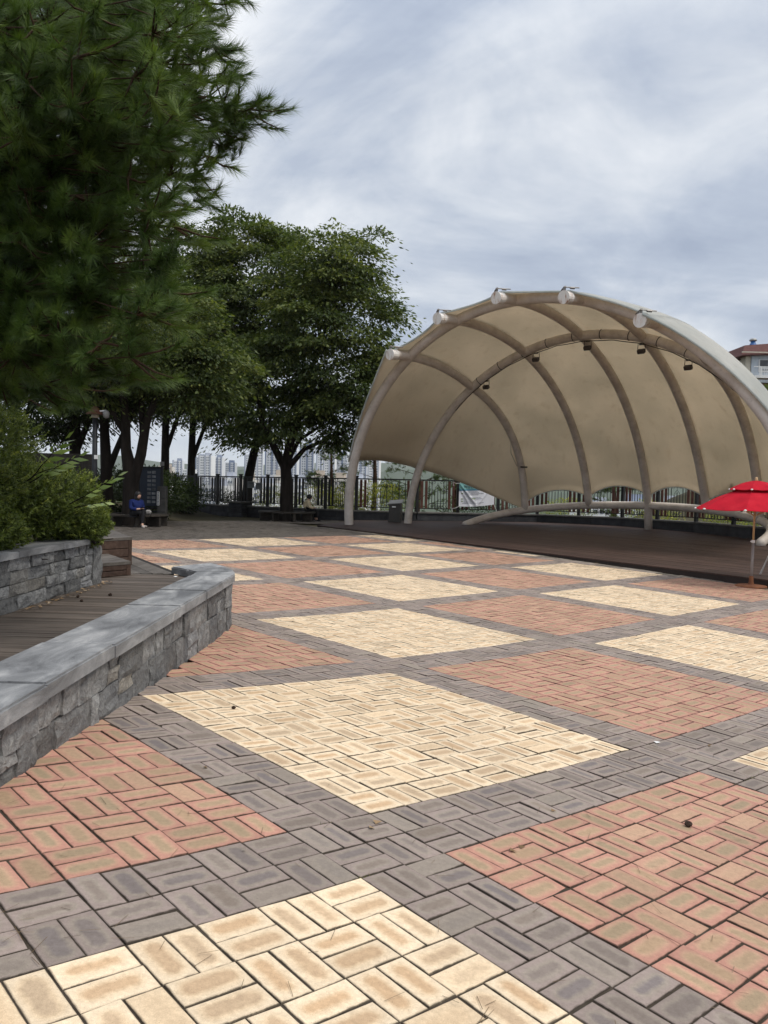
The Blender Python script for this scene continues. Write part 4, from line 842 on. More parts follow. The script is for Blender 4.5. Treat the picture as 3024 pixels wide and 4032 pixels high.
broadleaf('forked dark tree rising through the bench where the person in blue sits', (-8.9, 27.6, zB),
    [[(-8.9, 27.6, zB - .1, .34), (-8.88, 27.6, .7, .29), (-8.9, 27.6, 1.7, .26), (-9.05, 27.5, 2.6, .18), (-9.05, 27.4, 3.9, .15), (-9.3, 27.2, 5.4, .09)], [(-8.85, 27.6, 1.3, .20), (-8.55, 27.6, 2.4, .18), (-8.35, 27.5, 3.5, .15), (-7.9, 27.4, 4.6, .10), (-7.3, 27.3, 5.8, .06)],
     [(-9.0, 27.5, 3.0, .12), (-9.5, 27.3, 3.9, .11), (-10.2, 27, 4.8, .07)], [(-8.5, 27.6, 3.0, .11), (-8.6, 27.7, 4.4, .09), (-8.5, 27.8, 5.6, .05)]],
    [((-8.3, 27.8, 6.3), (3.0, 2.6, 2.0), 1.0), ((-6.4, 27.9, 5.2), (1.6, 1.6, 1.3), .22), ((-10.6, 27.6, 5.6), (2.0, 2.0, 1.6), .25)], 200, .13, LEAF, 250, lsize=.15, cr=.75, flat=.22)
def back_tree(label, x, y, h, cx__, rx, rz, zc_, fork=True, n=90, mat=LEAF2, lean=0.0):
    z = terrain(x, y) - .2; tr = [[(x, y, z, .26), (x + lean * .3, y, z + h * .35, .21), (x + lean, y, z + h * .7, .14), (x + lean * 1.3, y, z + h, .06)]]
    if fork: tr.append([(x + lean * .25, y, z + h * .3, .14), (x + .7 + lean, y, z + h * .52, .10), (x + 1.5 + lean, y, z + h * .8, .05)])
    broadleaf(label, (x, y, z), tr, [((cx__, y, zc_), (rx, 2.6, rz), 1.0)], n, .15, mat, 170, group='trees behind the fence on the left', lsize=.16, cr=.9)
back_tree('slim forked tree behind the notice board, left of the paired trunks', -12.0, 43.0, 9.5, -11.5, 3.0, 2.6, 7.4, True, 95)
back_tree('stout straight tree just left of the iron fence end', -11.2, 45.5, 10, -10.0, 3.0, 2.8, 7.6, True, 95, lean=.1)
back_tree('dark leafy tree left of the orange-capped lamp post', -12.2, 31.0, 8, -12.0, 3.4, 2.2, 5.8, True, 120)
back_tree('tree behind the shrubs near the left picture edge', -15.5, 33.0, 8, -15.5, 3.2, 2.6, 5.2, True, 110)
back_tree('tree beside the lamp post with an angled branch', -10.3, 29.3, 6.4, -10.3, 2.2, 1.5, 5.3, True, 60, lean=-.2)
# bushes beyond the fence
def bush(label, c, r, n, mat, lsize=.10, name='bush', group=None, cat='bush', stems=True):
    t = thing(name, label, cat, (c[0], c[1], c[2] - r[2]), group)
    if stems:
        m = MB()
        for k in range(7): limb(m, (c[0] + random.gauss(0, .08), c[1], c[2] - r[2]), Vector(c) + Vector(rng.normal(size=3) * np.array(r) * .45), .022, .006, .1, 5)
        m.build('stems', BARK, t)
    u = unit(n); rad = rng.uniform(.15, 1, n) ** .4; lump = np.array([1 + .25 * mnoise.noise(Vector((a[0] * 2.6 + c[0], a[1] * 2.6 + c[1], a[2] * 2.6))) for a in u])
    C = np.array(c) + u * (rad * lump)[:, None] * np.array(r); D = u + rng.normal(size=(n, 3)) * .6; Nn = np.array([0, 0, 1.]) + rng.normal(size=(n, 3)) * .5
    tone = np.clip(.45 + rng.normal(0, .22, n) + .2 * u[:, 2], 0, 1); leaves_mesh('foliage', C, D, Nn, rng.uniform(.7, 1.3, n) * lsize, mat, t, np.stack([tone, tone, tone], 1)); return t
bl = [('yellow-green bush behind the fence, left of the round-bench trunk', (-5.6, 41.3, .30), (1.2, .9, .9), BUSHY), ('yellow-green bush behind the fence, right of the round-bench trunk', (-3.2, 40.2, .35), (1.1, .9, .9), BUSHY), ('flowering yellow-green bush beyond the seated person in cream', (-1.9, 39.4, .40), (1.0, .8, .85), BUSHY), ('pale green bush behind the front arch foot', (-.2, 38.6, .55), (1.2, .8, 1.0), BUSHY), ('dark low bush at the left end of the fence', (-9.6, 42.9, .35), (1.6, .6, .7), LEAF2), ('dark low bush behind the corner pillar', (-7.9, 42.0, .2), (1.0, .7, .7), LEAF2), ('low bush under the banner', (4.4, 37.6, .15), (1.7, .5, .55), LEAF2), ('light green bush seen under the rear arch, left part', (8.8, 37.9, .2), (1.3, .7, .8), BUSHY), ('light green bush seen under the rear arch, middle part', (12.0, 35.6, .2), (1.2, .8, .8), BUSHY), ('light green bush seen under the rear arch beside the parasol', (13.9, 31.8, .3), (.9, .9, .9), BUSHY)]
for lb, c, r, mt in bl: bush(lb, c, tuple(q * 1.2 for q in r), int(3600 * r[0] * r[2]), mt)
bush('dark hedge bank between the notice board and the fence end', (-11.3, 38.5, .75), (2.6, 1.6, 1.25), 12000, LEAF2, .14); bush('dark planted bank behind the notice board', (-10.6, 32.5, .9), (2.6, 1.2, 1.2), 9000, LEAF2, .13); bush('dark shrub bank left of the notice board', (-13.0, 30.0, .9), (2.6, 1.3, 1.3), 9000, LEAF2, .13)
# ------------------------------------------------------------------ pines
def needles(P, D, n_per, ln, wid, spread, seglen):
    """needle brushes: shoot tips P, directions D"""
    k = len(P); T = rng.random((k, n_per)); base = P[:, None, :] - D[:, None, :] * (T[..., None] * seglen)
    r = rng.normal(size=(k, n_per, 3)); r -= (r * D[:, None, :]).sum(2, keepdims=True) * D[:, None, :]; r /= np.linalg.norm(r, axis=2, keepdims=True) + 1e-9
    ang = rng.uniform(spread * .35, spread, (k, n_per, 1)); d = D[:, None, :] * np.cos(ang) + r * np.sin(ang); L_ = ln * rng.uniform(.7, 1.15, (k, n_per, 1)); tip = base + d * L_; tip[..., 2] -= .10 * L_[..., 0] * rng.random((k, n_per))
    s = np.cross(d, r); s /= np.linalg.norm(s, axis=2, keepdims=True) + 1e-9; V = np.stack([base - s * wid * .5, base + s * wid * .5, tip], 2).reshape(-1, 3); return V, np.arange(len(V)).reshape(-1, 3)
def pine(label, trunk, boughs, n_twig, ln=.115, wid=.0042, n_per=70, name='pine_tree', seg=.17, group=None, spread=1.15):
    t = thing(name, label, 'tree', trunk[0][:3], group); MB().tube([Vector(p[:3]) for p in trunk], [p[3] for p in trunk], 10, caps=False).build('trunk', PBARK, t, smooth=True)
    m = MB(); P = []; D = []; tone = []
    for (s, e_, r) in boughs:
        bt = random.gauss(0, .17); s = Vector(s); e_ = Vector(e_); ax = (e_ - s).normalized(); pts = limb(m, s, e_, r * .036, .004, .10, 7, .04)
        for k in range(n_twig):
            f = (.42 + .58 * random.random() ** .7); b_ = Vector(pts[min(6, int(f * 6.4))]); o = Vector(rng.normal(size=3)) * np.array(1.0); o = Vector((o.x, o.y, o.z * .55)); o = o - ax * o.dot(ax) * .5; o = o.normalized() * r * random.uniform(.25, 1.0) * (1.05 - .45 * f)
            tip = b_ + o + ax * random.uniform(0, .25); d = (o.normalized() * .75 + ax * .8 + Vector((0, 0, .28)) + Vector(rng.normal(size=3)) * .2).normalized()
            P.append(tip); D.append(d); tone.append(np.clip(random.gauss(.24 + .40 * f + bt, .16), 0, 1))  # outer twigs toned lighter, the lit bough tips put into the needle colour
            if True: m.tube([b_, b_ * .45 + tip * .55 - Vector((0, 0, .02)), tip - d * .02], [.009, .006, .0035], 4, caps=False)
    m.build('branches', PBARK, t, smooth=True); P = np.array(P); D = np.array(D); V, F = needles(P, D, n_per, ln, wid, spread, seg)
    tn = np.repeat(np.array(tone), n_per) + rng.normal(0, .1, len(F)); arrays('crown', V, F, PINE, t, rnd=np.stack([np.clip(tn, 0, 1)] * 3, 1)); return t
TX, TY = -4.9, 7.2
def bp(z, x=TX, y=TY): return (x, y, z)
bgs = []
def bough(px, py, Y, z0, r=.42):       # bough whose tip stands at the given place
    px = px - (92 if (px > 380 and py < 420) else 84 if px > 380 else 48 if (px > 300 and py > 560) else 24); X = (px * 1.8228 - 1512) / 3100 * Y; Z = H + (1908 - py * 1.8228) / 3100 * Y; bgs.append((bp(z0), (X, Y, Z), r))
for a in ((585, 262, 5.9, 4.2), (560, 240, 5.9, 4.25), (545, 290, 6.0, 4.1), (530, 225, 6.0, 4.3), (560, 330, 6.1, 4.0), (535, 120, 6.0, 4.9), (545, 180, 6.0, 4.6), (525, 350, 5.8, 3.9), (490, 420, 5.7, 3.6), (450, 500, 5.4, 3.3), (520, 30, 5.9, 5.4), (470, 20, 5.6, 5.5), (440, 70, 5.2, 5.2), (480, 100, 5.8, 5.0), (430, 160, 5.4, 4.7), (470, 190, 5.6, 4.6), (400, 110, 6.2, 5.0), (410, 240, 5.0, 4.2), (455, 250, 5.5, 4.2), (420, 340, 5.4, 3.8), (450, 390, 5.6, 3.7), (400, 470, 5.0, 3.4), (380, 560, 5.6, 3.1), (370, 650, 5.2, 2.8), (340, 690, 4.8, 2.6), (290, 820, 5.2, 2.3), (240, 750, 4.9, 2.5), (555, 12, 6.6, 5.6), (500, 60, 6.4, 5.2), (505, 150, 6.2, 4.8), (455, 120, 5.4, 4.9), (610, 250, 5.9, 4.2), (490, 215, 6.1, 4.4), (475, 330, 6.0, 3.9), (430, 290, 5.2, 4.0), (500, 372, 6.1, 3.7), (430, 440, 5.3, 3.5), (405, 380, 5.8, 3.8), (395, 520, 5.2, 3.2), (415, 570, 4.9, 3.0), (415, 640, 4.9, 2.8), (350, 600, 5.1, 2.9), (395, 690, 5.0, 2.6), (300, 780, 4.9, 2.4), (310, 730, 5.0, 2.5), (260, 690, 5.2, 2.7), (230, 790, 5.3, 2.4),
          (330, 20, 5.0, 5.4), (340, 100, 4.9, 4.9), (300, 190, 4.8, 4.5), (345, 240, 4.7, 4.1), (270, 280, 4.8, 3.9), (330, 330, 4.8, 3.7), (290, 400, 5.0, 3.5), (320, 470, 5.1, 3.3), (210, 60, 4.9, 5.2), (180, 150, 4.8, 4.6), (170, 250, 4.8, 4.1), (190, 350, 5.0, 3.7), (180, 440, 5.1, 3.4), (210, 540, 5.2, 3.1), (150, 620, 5.2, 2.8), (120, 700, 5.4, 2.6), (150, 780, 5.5, 2.4), (90, 90, 4.9, 4.9), (70, 200, 4.9, 4.3), (60, 320, 5.0, 3.8), (70, 430, 5.2, 3.4), (60, 540, 5.3, 3.1), (40, 760, 5.6, 2.4), (60, 640, 5.4, 2.7), (0, 100, 5.2, 4.8), (0, 280, 5.2, 4.0), (-20, 430, 5.3, 3.4), (-40, 600, 5.5, 2.8), (390, 200, 6.6, 4.5), (360, 400, 6.6, 3.6), (330, 540, 6.4, 3.1), (250, 480, 6.6, 3.3), (420, 30, 6.9, 5.4), (150, 30, 6.4, 5.4), (250, 140, 6.6, 4.7), (120, 380, 6.6, 3.6), (270, 620, 6.6, 2.8), (140, 560, 6.7, 3.0), (60, 860, 7.2, 2.2), (120, 840, 6.9, 2.3), (190, 850, 6.6, 2.2), (30, 800, 6.8, 2.4), (220, 330, 6.8, 3.8)): bough(*a)
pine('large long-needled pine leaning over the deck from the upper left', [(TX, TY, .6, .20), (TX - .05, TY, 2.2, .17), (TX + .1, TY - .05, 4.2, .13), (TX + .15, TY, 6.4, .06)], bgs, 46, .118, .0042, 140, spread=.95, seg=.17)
def small_pine(label, x, y, h, r, n=26, grp='pines behind the stage'):
    z = terrain(x, y) - .3; b = []
    for k in range(n):
        f = random.uniform(.12, 1); a_ = random.uniform(0, 2 * pi); rr = r * (1.1 - .75 * f); b.append(((x, y, z + h * f), (x + rr * cos(a_), y + rr * sin(a_), z + h * f + .25 * rr), .55))
    pine(label, [(x, y, z, .17), (x + .1, y, z + h * .5, .12), (x, y, z + h * .98, .04)], b, 16, .16, .012, 34, seg=.22, group=grp)
small_pine('dark pine behind the stage fence, left of the cabinet', -.6, 41.0, 6.0, 2.3); small_pine('dark pine behind the stage fence, above the cabinet', 1.6, 39.3, 5.6, 2.2); small_pine('dark pine behind the stage fence, left of the banner', 3.6, 40.6, 6.0, 2.3); small_pine('pine behind the stage fence seen beneath the canopy rear', 10.9, 37.6, 3.6, 1.6); small_pine('dark pine between the leafy trees and the canopy', -3.0, 43.5, 5.2, 2.2)
# ------------------------------------------------------------------ shrubs in the planter
def yew(label, blobs, n, seed):
    t = thing('yew_shrub', label, 'shrub', (blobs[0][0][0], blobs[0][0][1], PTOP)); m = MB(); P = []; D = []; tn = []
    for c, r in blobs:
        k = int(n * r[0] * r[2] / sum(q[1][0] * q[1][2] for q in blobs)); u = unit(k); lump = np.array([1 + .28 * mnoise.noise(Vector((a[0] * 3.2 + c[0] * 3, a[1] * 3.2 + seed, a[2] * 3.2))) for a in u]); rad = rng.uniform(.35, 1, k) ** .35
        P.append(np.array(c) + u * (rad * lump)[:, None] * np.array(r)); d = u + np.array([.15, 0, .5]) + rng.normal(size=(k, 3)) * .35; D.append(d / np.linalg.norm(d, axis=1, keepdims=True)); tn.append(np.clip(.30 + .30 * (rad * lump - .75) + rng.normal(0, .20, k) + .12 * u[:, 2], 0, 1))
        for q in range(10): limb(m, (c[0] + random.gauss(0, .1), c[1] + random.gauss(0, .1), PTOP - .05), Vector(c) + Vector(rng.normal(size=3) * np.array(r) * .5), .018, .005, .1, 5)
    m.build('stems', BARK, t); P = np.concatenate(P); D = np.concatenate(D); tn = np.concatenate(tn); npr = 13; V, F = needles(P, D, npr, .036, .011, 1.15, .085)
    tn = np.repeat(tn, npr) + rng.normal(0, .08, len(F)); arrays('foliage', V, F, YEW, t, rnd=np.stack([np.clip(tn, 0, 1)] * 3, 1)); return t
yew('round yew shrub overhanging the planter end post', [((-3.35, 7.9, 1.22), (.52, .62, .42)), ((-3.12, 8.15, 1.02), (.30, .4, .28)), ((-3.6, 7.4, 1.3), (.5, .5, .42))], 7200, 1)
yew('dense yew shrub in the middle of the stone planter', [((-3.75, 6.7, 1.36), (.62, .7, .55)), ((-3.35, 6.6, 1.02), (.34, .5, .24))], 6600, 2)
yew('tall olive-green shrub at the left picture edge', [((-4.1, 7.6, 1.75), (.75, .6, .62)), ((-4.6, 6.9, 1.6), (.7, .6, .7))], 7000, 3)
# leafy sprigs sticking out of the yew
def sprig(label, stems, seed):
    t = thing('seedling_sprig', label, 'plant', stems[0][0]); m = MB(); C = []; D = []; Nn = []; S = []
    for p0, p1, n, l in stems:
        pts = limb(m, p0, p1, .006, .002, .08, 8, .03); p0 = Vector(p0); p1 = Vector(p1); ax = (p1 - p0).normalized(); sd = ax.cross(Vector((0, 0, 1))).normalized()
        for k in range(n):
            f = .35 + .65 * k / (n - 1); b_ = Vector(pts[min(7, int(f * 7))]).lerp(p0.lerp(p1, f), .3); sg = 1 if k % 2 else -1
            C.append(b_); d = ax * .7 + sd * sg * .9 + Vector((.15, 0, random.uniform(-.25, .2))); D.append(d if k < n - 1 else ax); Nn.append((random.gauss(.1, .3), random.gauss(0, .3) - 1.0, .8)); S.append(l * random.uniform(.8, 1.15))
    m.build('stem', BARK, t); n = len(C); leaves_mesh('leaves', np.array(C), np.array(D), np.array(Nn), np.array(S), SPRIG, t, rng.random((n, 3)), .40)
sprig('bright leafy sprig standing out above the yew, left one', [((-3.15, 7.0, 1.45), (-2.72, 6.7, 1.80), 10, .15), ((-3.15, 7.0, 1.42), (-2.62, 6.75, 1.66), 11, .14), ((-3.2, 7.0, 1.42), (-2.80, 6.8, 1.55), 8, .12)], 1)
sprig('bright leafy sprig reaching out in front of the notice board', [((-3.0, 7.5, 1.22), (-2.42, 7.15, 1.50), 11, .115), ((-3.0, 7.6, 1.18), (-2.50, 7.3, 1.26), 9, .10)], 2)
# ================================================================== BENCHES ROUND THE TREES
def round_bench(label, c, r0, r1, zseat, n=8, segs=24):
    g0 = gzf(c[0], c[1]); t = thing('round_bench', label, 'bench', (c[0], c[1], g0)); per = segs // n
    for k in range(n):
        a0 = 2 * pi * k / n + .012; a1 = 2 * pi * (k + 1) / n - .012; P = [(c[0] + r1 * cos(a), c[1] + r1 * sin(a)) for a in np.linspace(a0, a1, 5)] + [(c[0] + r0 * cos(a), c[1] + r0 * sin(a)) for a in np.linspace(a1, a0, 5)]
        MB().prism(P, zseat - .06, zseat).build('seat_plank', BENCHW, t)
    for k in range(n):
        a = 2 * pi * (k + .5) / n; x, y = c[0] + (r0 + r1) / 2 * cos(a), c[1] + (r0 + r1) / 2 * sin(a); z = gzf(x, y); MB().bbox((x, y, (z + zseat - .06) / 2), (r1 - r0 - .1, .11, zseat - .06 - z), a, .008).build('leg', BENCHW, t)
    return t
SEAT_A = H + (1913 - 2018) / 3100 * 35.3; SEAT_A = gzf(-4.4, 35.3) + .42
round_bench('round dark timber bench circling the tree where the person in cream sits', (-4.35, 35.3), .75, 1.28, SEAT_A)
SEAT_B = gzf(-8.6, 27.3) + .42
round_bench('dark timber bench under the forked tree where the person in blue sits', (-8.75, 27.55), .62, 1.18, SEAT_B)
# ================================================================== PEOPLE
def skin_mesh(name, nodes, edges, mat, parent, sub=2, **props):
    me = bpy.data.meshes.new(name); me.from_pydata([n[0] for n in nodes], edges, []); o = bpy.data.objects.new(name, me); COL.objects.link(o); bpy.context.view_layer.objects.active = o
    md = o.modifiers.new('skin', 'SKIN'); md.use_smooth_shade = True; sk = me.skin_vertices[0].data if me.skin_vertices else None
    for i, n in enumerate(nodes): sk[i].radius = n[1] if isinstance(n[1], tuple) else (n[1], n[1]); sk[i].use_root = (i == 0)
    sb = o.modifiers.new('sub', 'SUBSURF'); sb.levels = sub; sb.render_levels = sub
    bpy.context.view_layer.update(); m2 = bpy.data.meshes.new_from_object(o.evaluated_get(bpy.context.evaluated_depsgraph_get())); COL.objects.unlink(o); bpy.data.objects.remove(o)
    m2.name = name; m2.materials.clear(); m2.materials.append(mat); m2.polygons.foreach_set('use_smooth', [True] * len(m2.polygons)); return link(name, m2, parent, **props)
def blob(c, r, n=10, M=None):
    m = MB(); vs = []; k = n; c = Vector(c); M = M or Matrix.Identity(3)
    for i in range(k + 1):
        th = pi * i / k
        for j in range(2 * k): ph = pi * j / k; vs.append(c + M @ Vector((r[0] * sin(th) * cos(ph), r[1] * sin(th) * sin(ph), r[2] * cos(th))))
    fs = [(i * 2 * k + j, i * 2 * k + (j + 1) % (2 * k), (i + 1) * 2 * k + (j + 1) % (2 * k), (i + 1) * 2 * k + j) for i in range(k) for j in range(2 * k)]
    return m.add(vs, fs)
def person(label, seat, face, lean, legs, arms, head, cloth, hair_len, skin_back=False, held=None):
    """seat: hip point; face: yaw the sitter looks to; legs/arms: per side lists of local points (forward x, left y, up z)"""
    F = Vector((cos(face), sin(face), 0)); Lf = Vector((-sin(face), cos(face), 0)); hp = Vector(seat)
    P = lambda q: hp + F * q[0] + Lf * q[1] + Vector((0, 0, q[2]))
    t = thing('person', label, 'person', seat); spine = [(0, 0, .10), (.02 + lean * .25, 0, .28), (.01 + lean * .6, 0, .44), (lean, 0, .52)]; neck = (lean + .02, 0, .60); hd = (lean + head[0], head[1], .70 + head[2])
    nodes = [(P(spine[0]), (.13, .15)), (P(spine[1]), (.125, .15)), (P(spine[2]), (.12, .16)), (P(spine[3]), .075), (P(neck), .05), (P((hd[0] - .01, hd[1], hd[2] - .04)), .075), (P(hd), .085), (P((hd[0], hd[1], hd[2] + .07)), .07)]
    edges = [(i, i + 1) for i in range(7)]
    for ch, rad, root in ((legs[0], (.085, .062, .05, .04, .035), 0), (legs[1], (.085, .062, .05, .04, .035), 0), (arms[0], (.055, .042, .034, .028), 2), (arms[1], (.055, .042, .034, .028), 2)):
        pr = root
        for q, r in zip(ch, rad): nodes.append((P(q), r)); edges.append((pr, len(nodes) - 1)); pr = len(nodes) - 1
    skin_mesh('body', nodes, edges, SKIN, t)
    # clothing over the same joints
    jn = [(P(spine[0]), (.185, .215)), (P(spine[1]), (.18, .21)), (P(spine[2]), (.165, .215)), (P(spine[3]), .095)]; je = [(0, 1), (1, 2), (2, 3)]
    for ch in arms:
        pr = 2
        for q, r in zip(ch[:3], (.088, .07, .055)): jn.append((P(q), r)); je.append((pr, len(jn) - 1)); pr = len(jn) - 1
    skin_mesh('jacket' if cloth[0] is BLUE else 'shirt', jn, je, cloth[0], t)
    tn = [(P((0, 0, .06)), (.145, .17))]; te = []
    for ch in legs:
        pr = 0
        for q, r in zip(ch[:4], (.105, .082, .068, .055)): tn.append((P(q), r)); te.append((pr, len(tn) - 1)); pr = len(tn) - 1
    skin_mesh('trousers', tn, te, cloth[1], t)
    for ch in legs:
        a, b = Vector(P(ch[3])), Vector(P(ch[4])); d = (b - a); d.z = 0; d = d.normalized() if d.length > .01 else F
        skin_mesh('shoe', [(b - d * .04 + Vector((0, 0, .03)), (.045, .045)), (b + d * .07 + Vector((0, 0, .01)), (.045, .035)), (b + d * .15, (.035, .025))], [(0, 1), (1, 2)], cloth[2], t)
    hc = P((hd[0] - .018, hd[1], hd[2] + .022)); hm = blob(hc, (.115, .105, .125), 10, Matrix.Rotation(face, 3, 'Z'))
    if hair_len: hm2 = blob(P((hd[0] - .055, hd[1], hd[2] - .09)), (.085, .105, .14 + hair_len), 8, Matrix.Rotation(face, 3, 'Z')); o = len(hm.v); hm.v += hm2.v; hm.f += [tuple(i + o for i in f) for f in hm2.f]; hm.m += hm2.m
    hm.build('hair', HAIR, t, smooth=True)
    # face in front of the hair: features
    fx = P((hd[0] + .035, hd[1], hd[2] - .015)); fm = blob(fx, (.065, .07, .10), 8, Matrix.Rotation(face, 3, 'Z')); fm.build('face', SKIN, t, smooth=True)
    m = MB(); nz = P((hd[0] + .102, hd[1], hd[2] - .02)); m.add(blob(nz, (.018, .012, .022), 4).v, blob(nz, (.018, .012, .022), 4).f); m.build('nose', SKIN, t, smooth=True)
    m = MB()
    for sg in (-1, 1): q = blob(P((hd[0] + .093, hd[1] + sg * .03, hd[2] + .012)), (.007, .012, .006), 4); m.add(q.v, q.f)
    m.build('eyes', HAIR, t); m = MB(); q = blob(P((hd[0] + .092, hd[1], hd[2] - .062)), (.008, .022, .006), 4); m.add(q.v, q.f); m.build('mouth', plain('lip', (.32, .12, .10)) if 'lip' not in MATS else MATS['lip'], t)
    # hands with fingers
    for si, ch in enumerate(arms):
        a, b = Vector(P(ch[2])), Vector(P(ch[3])); d = (b - a).normalized(); sd = d.cross(Vector((0, 0, 1))).normalized(); n_ = sd.cross(d)
        hn = [(b, (.030, .018)), (b + d * .05, (.034, .016))]; he = [(0, 1)]
        for k in range(4):
            p = b + d * .055 + sd * (k - 1.5) * .018; hn += [(p + d * .03 - n_ * .006, .0085), (p + d * (.055 + .006 * (k in (1, 2))) - n_ * .022, .0075)]; he += [(1, len(hn) - 2), (len(hn) - 2, len(hn) - 1)]
        hn += [(b + d * .02 + sd * .035 * (1 if si else -1), .010), (b + d * .055 + sd * .045 * (1 if si else -1) - n_ * .012, .008)]; he += [(0, len(hn) - 2), (len(hn) - 2, len(hn) - 1)]
        skin_mesh('hand', hn, he, SKIN, t, 1)
    return t, P
# person in blue, on the bench under the forked tree: legs crossed, looking down at a phone
sx, sy = -8.38, 26.55
gB = gzf(-8.2, 26.2); up_ = lambda z: z - SEAT_B - .0
fz = gB - SEAT_B + .03
pb, Pb = person('person in blue hooded jacket, dark trousers and pale shoes sitting cross-legged with a phone', (sx, sy, SEAT_B), radians(-42), .10,
    [[(.06, .09, .09), (.42, .06, .16), (.48, -.02, -.16), (.52, -.05, fz + .10), (.56, -.06, fz)], [(.06, -.09, .08), (.40, -.04, .10), (.28, .06, -.2), (.20, .12, fz + .10), (.22, .14, fz)]],
    [[(.04, .19, .44), (.08, .24, .22), (.26, .12, .20), (.34, .06, .22)], [(.04, -.19, .44), (.10, -.24, .22), (.28, -.10, .20), (.36, -.03, .22)]], (.06, 0, -.03), (BLUE, BLACKC, SHOE), .02)
ph = tag(MB().bbox(Pb((.43, .01, .25)), (.09, .15, .012), radians(-42), .004, M=Matrix.Rotation(radians(-42), 3, 'Z') @ Matrix.Rotation(radians(-35), 3, 'Y')).build('phone', BLACKC), 'dark phone held in both hands by the person in blue', 'phone')
bagm = MB().bbox(Pb((.10, .42, .09)), (.34, .20, .16), radians(-75), .05); tag(bagm.build('bag', noisy('patterned_bag', (.02, .02, .022), (.5, .49, .47), 9, .8, 0)), 'black and white bag lying on the bench beside the person in blue', 'bag')
m = MB(); m.add(*(lambda q: (q.v, q.f))(MB().bbox(Pb((.14, .22, .01)), (.12, .07, .12), radians(-40), .03)))
# person in cream, on the round bench, turned away to the right
sx, sy = -3.52, 35.62
gA = gzf(-3.2, 36.3); fz = gA - SEAT_A + .03
person('person in a cream shirt and dark trousers sitting on the round bench, seen from behind', (sx, sy, SEAT_A), radians(18), .09,
    [[(.06, .09, .09), (.42, .10, .08), (.44, .10, -.18), (.44, .10, fz + .10), (.48, .10, fz)], [(.06, -.09, .09), (.42, -.10, .08), (.46, -.10, -.18), (.46, -.10, fz + .10), (.50, -.10, fz)]],
    [[(.03, .19, .43), (.08, .24, .20), (.30, .14, .17), (.38, .08, .18)], [(.03, -.19, .43), (.08, -.24, .20), (.30, -.14, .17), (.38, -.06, .18)]], (.06, 0, -.05), (CREAM, BLACKC, BLACKC), 0.0)
# ================================================================== NOTICE BOARD, POSTS, LAMP
nb = thing('information_board', 'tall dark information board with rows of small pictures behind the person in blue', 'notice board', (-8.6, 29.0, .1))
DARKB = plain('board_dark', (.012, .014, .018), .5); BLUEB = plain('board_blue', (.025, .035, .055), .5); PIC = noisy('small_photo', (.10, .11, .12), (.32, .34, .36), 7, .5, 0, perobj=.5)
zg = gzf(-8.6, 29)
for dx in (-.42, .42): MB().bbox((-8.62 + dx, 29.0, (zg + 2.0) / 2), (.09, .09, 2.0 - zg), 0, .008).build('post', DARKB, nb)
MB().bbox((-8.62, 29.0, 1.25), (.76, .05, 1.40), 0, .006).build('panel', BLUEB, nb); MB().bbox((-8.62, 29.0, 1.98), (.95, .14, .06), 0, .01).build('top_rail', DARKB, nb)
for r_ in range(8):
    for c_ in range(2): MB().box((-8.66 + .17 * c_, 28.97, 1.80 - .155 * r_), (.135, .012, .085 + .02 * ((r_ + c_) % 2))).build('picture', PIC, nb)
MB().bbox((-8.62, 28.99, .48), (.8, .06, .06), 0, .006).bbox((-8.62, 28.99, .36), (.8, .06, .06), 0, .006).build('lower_rail', DARKB, nb)
sp_ = thing('stone_gate_post', 'dark stone post with a white vertical name plate beside the information board', 'post', (-8.08, 28.7, zg)); STP = noisy('post_stone', (.04, .04, .038), (.085, .082, .078), 6, .85, .3)
for k, (z0, z1) in enumerate(((zg - .1, .35), (.355, .85), (.855, 1.3))): MB().bbox((-8.10, 28.75, (z0 + z1) / 2), (.30, .30, z1 - z0), 0, .012).build('block', STP, sp_)
MB().bbox((-8.21, 28.585, .85), (.095, .02, .50), 0, .008).build('name_plate', WHITE, sp_); m = MB()
for k in range(9): m.box((-8.21, 28.573, 1.06 - .052 * k), (.045 if k % 3 else .055, .004, .034)).box((-8.21 + .012 * (-1) ** k, 28.572, 1.06 - .052 * k), (.012, .004, .045))
m.build('lettering', INK, sp_)
mbx = thing('meter_box', 'small pale box on a post above the information board', 'box', (-8.17, 28.9, 2.0)); MB().bbox((-8.17, 28.9, 2.12), (.13, .10, .15), 0, .01).build('housing', plain('box_grey', (.20, .20, .195), .5), mbx); MB().tube([(-8.17, 28.95, zg), (-8.17, 28.95, 2.06)], .03, 8).build('post', DARKB, mbx)
lp = thing('lamp_post', 'dark lamp post with an orange-brown cap at the left behind the shrubs', 'lamp post', (-9.58, 26.0, gzf(-9.58, 26))); zl = gzf(-9.58, 26)
MB().tube([(-9.58, 26, zl - .1), (-9.58, 26, 3.62)], [.10, .075], 10).build('pole', DARKB, lp, smooth=True)
OR = plain('orange_brown_cap', (.07, .024, .012), .6); MB().lathe((-9.58, 26, 3.62), [(.30, 0), (.30, .03), (.16, .11), (.13, .20), (.05, .27), (.01, .3)], 12).build('lamp_cap', OR, lp); MB().lathe((-9.58, 26, 3.50), [(.06, 0), (.13, .02), (.12, .12), (.08, .125)], 10).build('lamp_glass', plain('lamp_glass', (.3, .26, .2), .4), lp)
MB().bbox((-9.50, 25.9, 2.22), (.12, .03, .13), 0, .005).build('label_plate', WHITE, lp)
